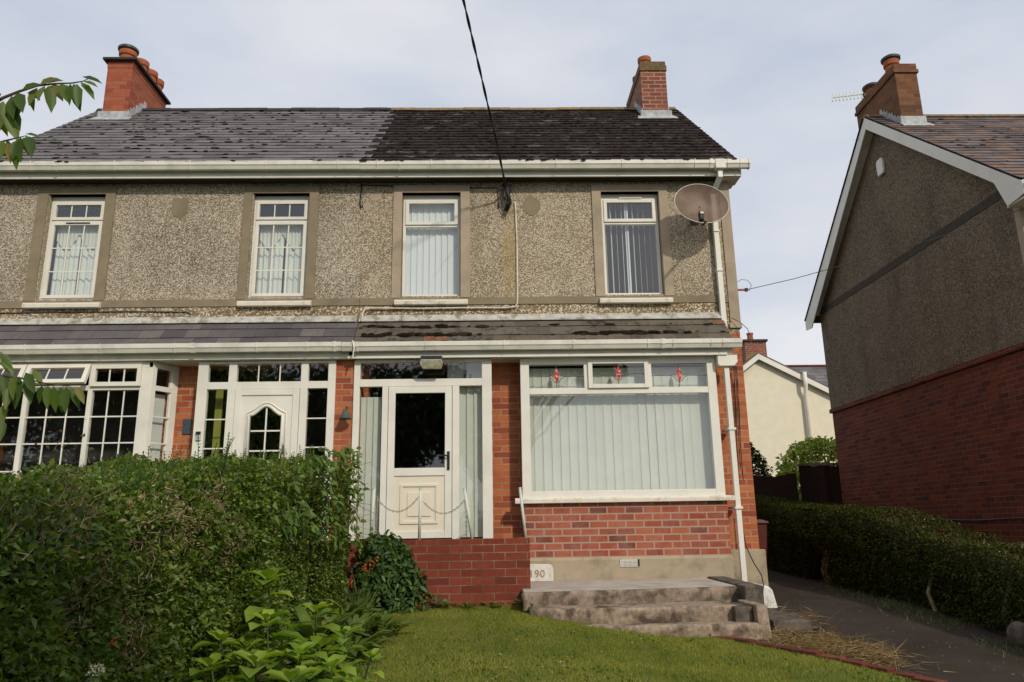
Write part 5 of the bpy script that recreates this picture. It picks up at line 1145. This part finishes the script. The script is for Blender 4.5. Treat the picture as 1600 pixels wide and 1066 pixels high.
# --- hydrangea in front
hy = thing('hydrangea', 'broad leaved pale green hydrangea in the left foreground', 'shrub', (-1.4, 5.2, -1.15))
P_, D2, N2, L2, st = [], [], [], [], MB()
stems = [(420, 905, 5.3, 1.0), (495, 955, 5.35, .95), (418, 968, 5.0, .95), (345, 998, 4.9, .8), (330, 1040, 4.7, .9), (470, 1020, 4.9, 1.0), (400, 1035, 4.6, 1.0), (520, 1040, 4.9, .9), (455, 1062, 4.5, 1.0), (370, 1075, 4.5, .9), (540, 990, 5.3, .7), (560, 1070, 4.6, .6), (300, 1085, 4.4, .8), (440, 1000, 5.1, .9), (385, 1010, 4.9, .8), (500, 1010, 5.2, .9), (480, 1060, 4.7, .9), (425, 1085, 4.5, .9), (580, 1025, 5.3, .6)]
for (px_, py_, Y_, s_) in stems:
    tp = at(px_, py_, Y_); g0 = Vector((tp.x*.75-.35, Y_+.05, float(z_lawn(np.float64(-1), np.float64(Y_))))); st.tube([g0, g0.lerp(tp, .6)+Vector((.02, -.02, 0)), tp], [.008, .007, .005], 6)
    ph = random.random()*6
    for ring, (dz_, nL, ln, el) in enumerate(((.0, 2, .08, 1.1), (-.01, 3, .11, .65), (-.04, 3, .14, .3), (-.10, 2, .15, .15), (-.18, 3, .15, .05), (-.28, 2, .14, -.1))):
        for k in range(nL):
            a = ph+ring*1.57+k*math.pi+random.uniform(-.3, .3); d = Vector((math.cos(a), math.sin(a), el+random.uniform(-.1, .1)))
            P_.append(tp+Vector((0, 0, dz_))+Vector((d.x, d.y, 0))*.015); D2.append(d); N2.append(Vector((-d.x*el, -d.y*el, 1))); L2.append(ln*s_*random.uniform(1.1, 1.8))
leaf_mesh('foliage', np.array(P_), np.array(D2), np.array(N2), np.array(L2), np.array(L2)*.68, M['hydrangea'], hy, shape='big', fold=.14, droop=.28)
st.build('stems', M['creeper_dark'], hy)

# --- long leaved perennials
def clump(name, label, cat, base, n, ln, w, mat, spread, up_=.8, droop=.2, shape='big', group=None):
    o = thing(name, label, cat, tuple(base), group); a = rng.random(n)*6.283; e = up_*(.5+rng.random(n)); D = np.stack([np.cos(a), np.sin(a), e], 1)
    P = np.array(base)+np.stack([spread*.3*np.cos(a)*rng.random(n), spread*.3*np.sin(a)*rng.random(n), rng.random(n)*ln*.5], 1)
    Ln = ln*(.6+.6*rng.random(n)); leaf_mesh('leaves', P, D, np.stack([-np.cos(a)*e, -np.sin(a)*e, a*0+1], 1)+.2*unit(n), Ln, Ln*w, mat, o, shape=shape, fold=.1, droop=droop); return o
zl = lambda x, y: float(z_lawn(np.float64(x), np.float64(y)))
for i, (x, y, ln, nn) in enumerate(((-1.40, 7.7, .36, 90), (-1.26, 7.1, .34, 90), (-1.18, 6.5, .30, 80), (-1.48, 6.8, .40, 90), (-1.34, 6.0, .32, 80), (-1.08, 7.45, .26, 60))):
    clump('perennial_plant', ['tall leafy perennial nearest the creeper bush', 'leafy perennial with upright long leaves in the middle of the bed', 'low leafy perennial at the lawn edge behind the hydrangea', 'large leafy perennial against the foot of the big hedge', 'leafy perennial just behind the hydrangea', 'small leafy perennial at the edge of the lawn below the creeper bush'][i], 'plant', (x, y, zl(x, y)-.02), nn, ln, .22, M['lupin'], .55, .95, .35, group='perennials in the bed beside the lawn')
fp = thing('flowering_plant', 'strap leaved plant with orange red flowers beside the creeper bush', 'flower', (-1.35, 8.2, -.9))
n = 46; a = rng.random(n)*6.283; D = np.stack([np.cos(a)*.5, np.sin(a)*.5, .8+rng.random(n)], 1); leaf_mesh('leaves', np.array([-1.38, 8.2, -.9])+.06*unit(n), D, unit(n), .35+.25*rng.random(n), .016, M['lupin'], fp, shape='blade', droop=.25)
fs = MB(); fpos = [at(589, 873, 8.15), at(571, 884, 8.15), at(583, 886, 8.1), at(569, 886, 8.1), at(574, 890, 8.1), at(549, 913, 7.9), at(580, 880, 8.15)]
for f_ in fpos: fs.tube([(-1.38, 8.2, -.85), Vector((-1.38, 8.2, -.85)).lerp(f_, .6)+Vector((0, 0, .05)), f_], .003, 4)
fs.build('stems', M['creeper_dark'], fp)
n = 60; idx = rng.integers(0, len(fpos), n); P = np.array(fpos)[idx]+.018*unit(n); leaf_mesh('petals', P, unit(n)+np.array([.3, -.6, .2]), unit(n), .022, .013, M['orange_flower'], fp, droop=.1)
for (px_, py_, Y_, col_, nm, lab) in ((150, 1048, 3.5, 'white_flower', 'flower_head', 'small spray of creamy white blossom low in the big hedge'), (178, 1003, 3.5, 'orange_flower', 'flower_head', 'small orange red flower low in the big hedge')):
    c = atX(px_, py_, XR+.10); o = thing(nm, lab, 'flower', tuple(c)); n = 60 if col_[0] == 'w' else 10
    leaf_mesh('petals', np.array(c)+unit(n)*np.array([.03, .035, .02])*(1 if n > 50 else .6), unit(n)+np.array([.5, -.3, .4]), unit(n), .014, .009, M[col_], o); mb = MB(); mb.tube([c, c+Vector((-.12, .02, -.1))], .003, 4); mb.build('stem', M['creeper_dark'], o)
# weeds at the wall foot
for i, (x, lab) in enumerate(((-.52, 'low weed at the foot of the porch wall, left of the others'), (-.30, 'low weed at the middle of the porch wall foot'), (-.02, 'small reddish weed near the right end of the porch wall'), (.36, 'dark tufted weed in the corner between porch wall and terrace'))):
    clump('weed', lab, 'weed', (x, 8.80 if i < 3 else 8.6, -.87), 40 if i < 3 else 34, .09 if i < 3 else .15, .3, M['creeper'] if i < 3 else M['lupin'], .3, .7, .3, group='weeds at the foot of the porch wall')

# --- clipped hedge along the driveway
hr = thing('hedge', 'long clipped hedge running up the shaded driveway', 'hedge', (5.5, 12, -1))
def topR(y): return np.interp(y, [4.5, 7.6, 8.6, 9.4, 10.1, 10.8, 11.6, 12.6, 13.5, 15, 17.2], [-.52, -.41, -.27, -.16, -.01, .12, .19, .22, .28, .42, .60])
HX0, HX1 = 5.12, 5.95
def surfR(n):
    y = 4.6+12.5*rng.random(n)**1.15; k = rng.random(n); kind = np.where(k < .55, 0, np.where(k < .9, 1, 2)); t = topR(y); b = z_drive(0, y)+.03; h = rng.random(n)
    P = np.zeros((n, 3)); O = np.zeros((n, 3)); P[:, 1] = y
    P[:, 0] = np.where(kind == 0, HX0+.14*np.clip((h-.85)/.15, 0, 1)**2, np.where(kind == 1, HX0+(HX1-HX0)*rng.random(n), HX1)); P[:, 2] = np.where(kind == 1, t+.02*vnoise(P+np.stack([y, y, y], 1), 2), b+(t-b)*h)
    O[kind == 0] = (-1, 0, .05); O[kind == 1] = (0, 0, 1); O[kind == 2] = (1, 0, 0)
    keep = ~((np.abs(y-12.55) < .34) & (P[:, 2] < -.45+.3*np.cos((y-12.55)*4.4)-.18) & (kind != 1)); 
    P += O*(.07*vnoise(P, 1.8)+.055*vnoise(P, 5)+.03*vnoise(P+4, 13)-np.abs(rng.normal(size=n))*.04)[:, None]
    P[~keep, 2] = t[~keep]; return P, O
hedge_leaves('foliage', hr, 60000, surfR, .034, M['boxhedge'], up_=.2)
cr = core('branches', hr, HX0, HX1, 4.6, 17.1, topR, lambda y: z_drive(0, y)+.42*np.exp(-((y-12.5)/.3)**4), .12, 80)  # dark filler volume added inside the clipped hedge, raised at the gap
for i, yy in enumerate((12.2, 12.32, 9.35, 8.0)):
    mb = MB(); zz = float(z_drive(0, yy)); mb.tube([(HX0+.10, yy, zz-.03), (HX0+.04, yy+.02, zz+.2), (HX0+.12, yy-.03, zz+.5)], [.03, .022, .015], 7); mb.build('stem', M['hedgestem'], hr)
n = 5000; P, O = surfR(n); m_ = (O[:, 2] > .9) & (vnoise(P, 2.2) > .25) | ((O[:, 0] < -.5) & (P[:, 2] < -.75) & (vnoise(P, 3) > .2)); P = P[m_]; k = len(P)
leaf_mesh('dry_twigs', P+np.array([-.02, 0, .01]), unit(k)*.7+np.array([0, 0, .5]), unit(k), .03+.04*rng.random(k), .006, M['twig'], hr, shape='blade')['kind'] = 'stuff'

# --- shrubs behind the far wall
def ball_bush(o, c, r, n, size, mat, fl=1.0, name='foliage'):
    u = unit(n); P = np.array(c)+u*np.array(r)*(.62+.38*rng.random(n)[:, None]**.5)*(1+.16*vnoise(u*2, 1.7)[:, None]); Ln = size*(.6+.8*rng.random(n))
    leaf_mesh(name, P, unit(n)+u*.5+np.array([0, 0, -.1]), u+unit(n)*.6+np.array([0, 0, .4]), Ln, Ln*.6, mat, o, droop=.2)
sb1 = thing('shrub', 'dark evergreen shrub peeping over the far wall next to the house corner', 'shrub', (6.0, 18.6, -.8)); ball_bush(sb1, (6.05, 18.7, .9), (.72, .6, 1.15), 5200, .085, M['boxhedge'])
mb = MB(); mb.tube([(6.05, 18.7, -.8), (6.05, 18.7, 1.2)], [.06, .02]); mb.build('trunk', M['bark'], sb1)
sb2 = thing('shrub', 'bright yellow green shrub against the cream house', 'shrub', (8.6, 20.2, -.8)); ball_bush(sb2, (8.75, 20.3, 1.2), (1.1, .8, 1.0), 4200, .13, M['yellowgreen'])
mb = MB(); mb.tube([(8.7, 20.3, -.8), (8.7, 20.3, 1.3)], [.07, .02]); mb.build('trunk', M['bark'], sb2)

# --- grass and ground litter
n = 150000; y = 5.2+3.65*rng.random(n)**.85; x = -1.45+(edge_x(y)-.03+1.45)*rng.random(n); keep = ~((x > .35) & (y > 8.25)) & ~((x > .8) & (y > 7.9)) & ~((x > .55) & (y > 8.05)) & ((x > -1.25) | (rng.random(n) < .5)); x, y = x[keep], y[keep]; k = len(x)
P = np.stack([x, y, z_lawn(x, y)-.004], 1); g = vnoise(P*np.array([1, 1, 0]), 2.2)
D = unit(k)*.55+np.array([0, 0, .9]); rn = np.clip(.45+.32*g+.2*vnoise(P*np.array([1, 1, 0])+5, 6)+.18*rng.normal(size=k), 0, 1)
go = leaf_mesh('grass', P, D, unit(k), .018+.022*rng.random(k), .0055, M['grassblade'], rnd=rn, shape='blade'); tag(go, None or 'short green lawn grass', 'grass', kind='stuff')
n = 3000; a = rng.random(n); x = 2.62+.85*a+.13*rng.normal(size=n); y = np.where(rng.random(n) < .25, 8.9+.4*rng.normal(size=n), 7.75-.45*a+.32*rng.normal(size=n)); kx = x > edge_x(y)+.06; x, y = x[kx], y[kx]; k = len(x)
P = np.stack([x, y, z_drive(x, y)+.01+.05*rng.random(k)], 1); so = leaf_mesh('dry_grass', P, unit(k)*np.array([1, 1, .3])+np.array([.2, -.1, .25]), unit(k), .12+.22*rng.random(k), .006, M['straw'], shape='blade', droop=.3); tag(so, 'heap of dead straw coloured grass beside the steps', 'dry grass', kind='stuff')
n = 1500; yy = 6.2+6*rng.random(n)**1.5; x = 4.95+.18*rng.normal(size=n); P = np.stack([x, yy, z_drive(x, yy)], 1); m_ = vnoise(P, 2) > .05; P = P[m_]; k = len(P); so = leaf_mesh('verge_grass', P, unit(k)*.5+np.array([-.1, 0, .7]), unit(k), .05+.06*rng.random(k), .007, M['lupin'], shape='blade', droop=.2); tag(so, 'sparse weeds along the foot of the driveway hedge', 'grass', kind='stuff')
n = 130; x = -1+3.0*rng.random(n); y = 5.4+3.2*rng.random(n); kx = x < edge_x(y)-.1; x, y = x[kx], y[kx]; k = len(x); P = np.stack([x, y, z_lawn(x, y)+.025], 1)
so = leaf_mesh('fallen_leaves', P, unit(k)*np.array([1, 1, .2]), np.array([0, 0, 1])+.3*unit(k), .035, .022, M['twig']); tag(so, 'few brown fallen leaves scattered on the lawn', 'leaves', kind='stuff')

# --- cherry tree reaching in from the left
ct = thing('cherry_tree', 'cherry branches with drooping leaves reaching in at the left edge', 'tree', (-4.6, 3.6, -1.3))
mb = MB(); mb.tube([(-4.6, 3.6, -1.4), (-4.55, 3.6, 0), (-4.6, 3.65, 1.4), (-4.5, 3.7, 2.6), (-4.7, 3.8, 3.8)], [.13, .11, .10, .07, .03], 12); tk = mb.build('trunk', M['bark'], ct, smooth=True)
mb = MB(); Y4 = 4.0
b1 = [Vector((-4.6, 3.7, 1.9)), Vector((-3.6, 3.9, 2.35)), at(-20, 168, Y4), at(5, 153, Y4), at(30, 143, Y4), at(58, 134, Y4), at(85, 131, Y4), at(112, 130, Y4), at(130, 127, Y4), at(140, 122, Y4)]
b2 = [Vector((-4.6, 3.7, 1.7)), Vector((-3.6, 3.95, 2.05)), at(-15, 228, Y4), at(5, 221, Y4), at(25, 216, Y4), at(42, 212, Y4)]
b3 = [Vector((-4.58, 3.6, .5)), Vector((-3.6, 3.9, .85)), at(-15, 585, Y4), at(10, 588, Y4), at(40, 592, Y4), at(75, 600, Y4), at(110, 604, Y4)]
b4 = [Vector((-4.58, 3.6, .4)), Vector((-3.5, 3.9, .8)), at(-25, 545, Y4), at(5, 552, Y4)]
b5 = [Vector((-4.6, 3.7, 1.9)), Vector((-3.6, 3.9, 2.2)), at(-30, 195, Y4), at(-5, 185, Y4), at(15, 172, Y4)]
for b_ in (b1, b2, b3, b4, b5): mb = MB(); mb.tube(b_, list(np.linspace(.012, .002, len(b_))), 6); mb.build('branch', M['bark'], ct)
P_, D2, N2, L2 = [], [], [], []
def hang(p, sx, ln, tilt=-.9, ty=None):
    d = Vector((sx, random.uniform(-.3, .3), tilt)); P_.append(p); D2.append(d); N2.append(Vector((random.uniform(-.5, .8), -1, .5+random.random()*.4))); L2.append(ln)
for (a, b_, lst) in ((b1, 3, None),):
    for (px_, py_, sx, ln, ti) in ((2, 145, -.3, .10, -.2), (35, 140, .9, .085, .55), (62, 133, .8, .09, .6), (68, 130, 1.0, .09, .3), (5, 158, .1, .12, -1), (10, 160, .5, .13, -.9), (18, 150, .3, .12, -1), (28, 145, .5, .13, -.9), (30, 146, .1, .12, -1), (45, 143, .7, .1, -.5), (50, 140, .2, .10, -1), (58, 137, -.1, .10, -1), (70, 134, -.05, .09, -1), (76, 134, .25, .13, -1), (82, 133, .05, .09, -1), (82, 131, .6, .1, -.8), (95, 131, .55, .12, -.9), (110, 131, .1, .10, -1), (115, 131, .35, .13, -1), (120, 131, .15, .11, -1), (126, 128, .8, .10, -.9), (128, 120, 1, .09, -.15), (130, 127, 1, .07, -.3), (0, 170, .4, .13, -1), (-5, 175, .2, .14, -1), (8, 172, .5, .15, -1), (2, 178, -.1, .12, -1)):
        hang(at(px_, py_, Y4+random.uniform(-.05, .05)), sx, ln, ti)
for (px_, py_, sx, ln) in ((5, 219, .0, .10), (12, 219, .2, .10), (30, 217, -.1, .10), (27, 220, .12, .13), (36, 215, .5, .09), (32, 214, .2, .12), (42, 212, .4, .10), (46, 213, .35, .11), (40, 209, 1, .06)): hang(at(px_, py_, Y4+random.uniform(-.05, .05)), sx, ln, -1 if ln > .07 else -.1)
for (px_, py_, sx, ln) in ((-4, 580, .1, .10), (4, 583, .3, .11), (12, 585, -.1, .12), (22, 586, .2, .10), (30, 588, .1, .13), (40, 582, .7, .10), (44, 585, .3, .12), (52, 578, .8, .08), (66, 602, -.2, .07), (75, 602, .05, .09), (84, 603, .1, .10), (95, 604, .1, .10), (104, 604, .2, .11), (110, 604, .5, .09), (118, 604, .7, .08), (0, 552, .9, .08), (2, 560, .8, .09), (8, 630, .1, .1), (-2, 640, .1, .1), (4, 655, .1, .09), (14, 605, .1, .09)): hang(at(px_, py_, Y4+random.uniform(-.06, .06)), sx, ln, -1)
leaf_mesh('leaves', np.array(P_), np.array([tuple(d) for d in D2]), np.array([tuple(q) for q in N2]), np.array(L2)*1.28, np.array(L2)*.52, M['cherry'], ct, shape='big', fold=.16, droop=.12)
n = 9000; x = -1.3+5*rng.random(n); y = 5.3+3.5*rng.random(n); P = np.stack([x, y, z_lawn(x, y)], 1); kx = (x < edge_x(y)-.02) & (vnoise(P*np.array([1, 1, 0])+2, 3.2) > .35) & ~((x > .3) & (y > 7.9)) | ((x < edge_x(y)-.005) & (x > edge_x(y)-.06) & (y < 7.8)); P = P[kx]; k = len(P)
so = leaf_mesh('lawn_weeds', P, unit(k)*.9+np.array([0, 0, .5]), unit(k)+np.array([0, 0, .5]), .035, .016, M['creeper']); tag(so, 'patches of clover and coarser weeds in the lawn', 'weeds', kind='stuff')
n = 2600; u = unit(n); P = np.array([-5.3, 3.4, 2.2])+u*np.array([1.35, 1.5, 1.6])*(.5+.5*rng.random(n)[:, None]); leaf_mesh('crown', P, unit(n)*.5+np.array([0, 0, -.8]), unit(n), .11, .046, M['cherry'], ct, droop=.1)

# --- trees across the road behind the camera (they shade the front garden and mirror in the glass)
def street_tree(label, x, y, zb, h, r, n, size, seed, fl=1.0, tx=None):
    tx = x if tx is None else tx
    rs = np.random.default_rng(seed); o = thing('street_tree', label, 'tree', (x, y, zb), 'trees behind the camera across the road'); mb = MB(); ct_ = zb+h-r*.9*fl
    mb.tube([(tx, y, zb-.2), (tx+.1, y, zb+h*.3), ((x+tx)/2-.05, y+.1, zb+h*.6), (x, y, zb+h*.85)], [.22, .17, .11, .03], 10); mb.build('trunk', M['bark'], o, smooth=True)
    cs = []
    for i in range(9):
        d = rs.normal(size=3); d /= np.linalg.norm(d); c = np.array([x, y, ct_])+d*r*np.array([.55, .55, .55*fl]); cs.append(c); mb = MB(); mb.tube([(tx+.08, y, zb+h*.38+.05*i), tuple((np.array([(x+tx)/2, y, zb+h*.6])+c)/2), tuple(c)], [.07, .05, .015], 6); mb.build('limb', M['bark'], o)
    ci = rs.integers(0, 9, n); u = rs.normal(size=(n, 3)); u /= np.linalg.norm(u, axis=1, keepdims=True); P = np.array(cs)[ci]+u*r*.5*np.array([1, 1, fl])*(.4+.6*rs.random((n, 1))); L_ = size*(.6+.8*rs.random(n))
    v1 = rs.normal(size=(n, 3)); v2 = rs.normal(size=(n, 3)); leaf_mesh('crown', P, v1+np.array([0, 0, -.3]), v2+np.array([0, 0, .8]), L_, L_*.6, M['tree'], o, droop=.2)
street_tree('spreading green tree nearest to the camera side of the road', 2.7, -6.2, -1.7, 8.25, 2.2, 8000, .17, 1, fl=.55, tx=.3)
for i, (x, y, h, r) in enumerate(((-4.5, -22, 12, 4.0), (-10, -23, 11.5, 4.4), (-16, -22, 12, 4.4), (-22, -23, 12.5, 4.6), (-28, -24, 12, 4.6), (-1.2, -25, 10, 3.0), (22, -30, 7, 3.2))):
    street_tree(['tall tree opposite the cream panelled door', 'tree opposite the arched door', 'tree opposite the bay window', 'second tree from the far left across the road', 'tree at the far left across the road', 'slim tree opposite the brick pier', 'small tree at the far right across the road'][i], x, y, -1.7, h, r, 7000, .34, 10+i)
street_hedge = thing('hedge', 'clipped hedge along the far side of the road behind the camera', 'hedge', (-8, -10, -1.7))
n = 14000; P = np.stack([-34+36*rng.random(n), -10+.8*rng.random(n), -1.7+2.2*rng.random(n)**.8], 1); leaf_mesh('foliage', P, unit(n), unit(n)+np.array([0, 0, .5]), .16, .10, M['tree'], street_hedge)
mb = MB(); mb.box(-34, 2, -9.9, -9.35, -1.7, .3); mb.build('branches', M['hedgecore'], street_hedge)  # dark box added as filler inside the street hedge
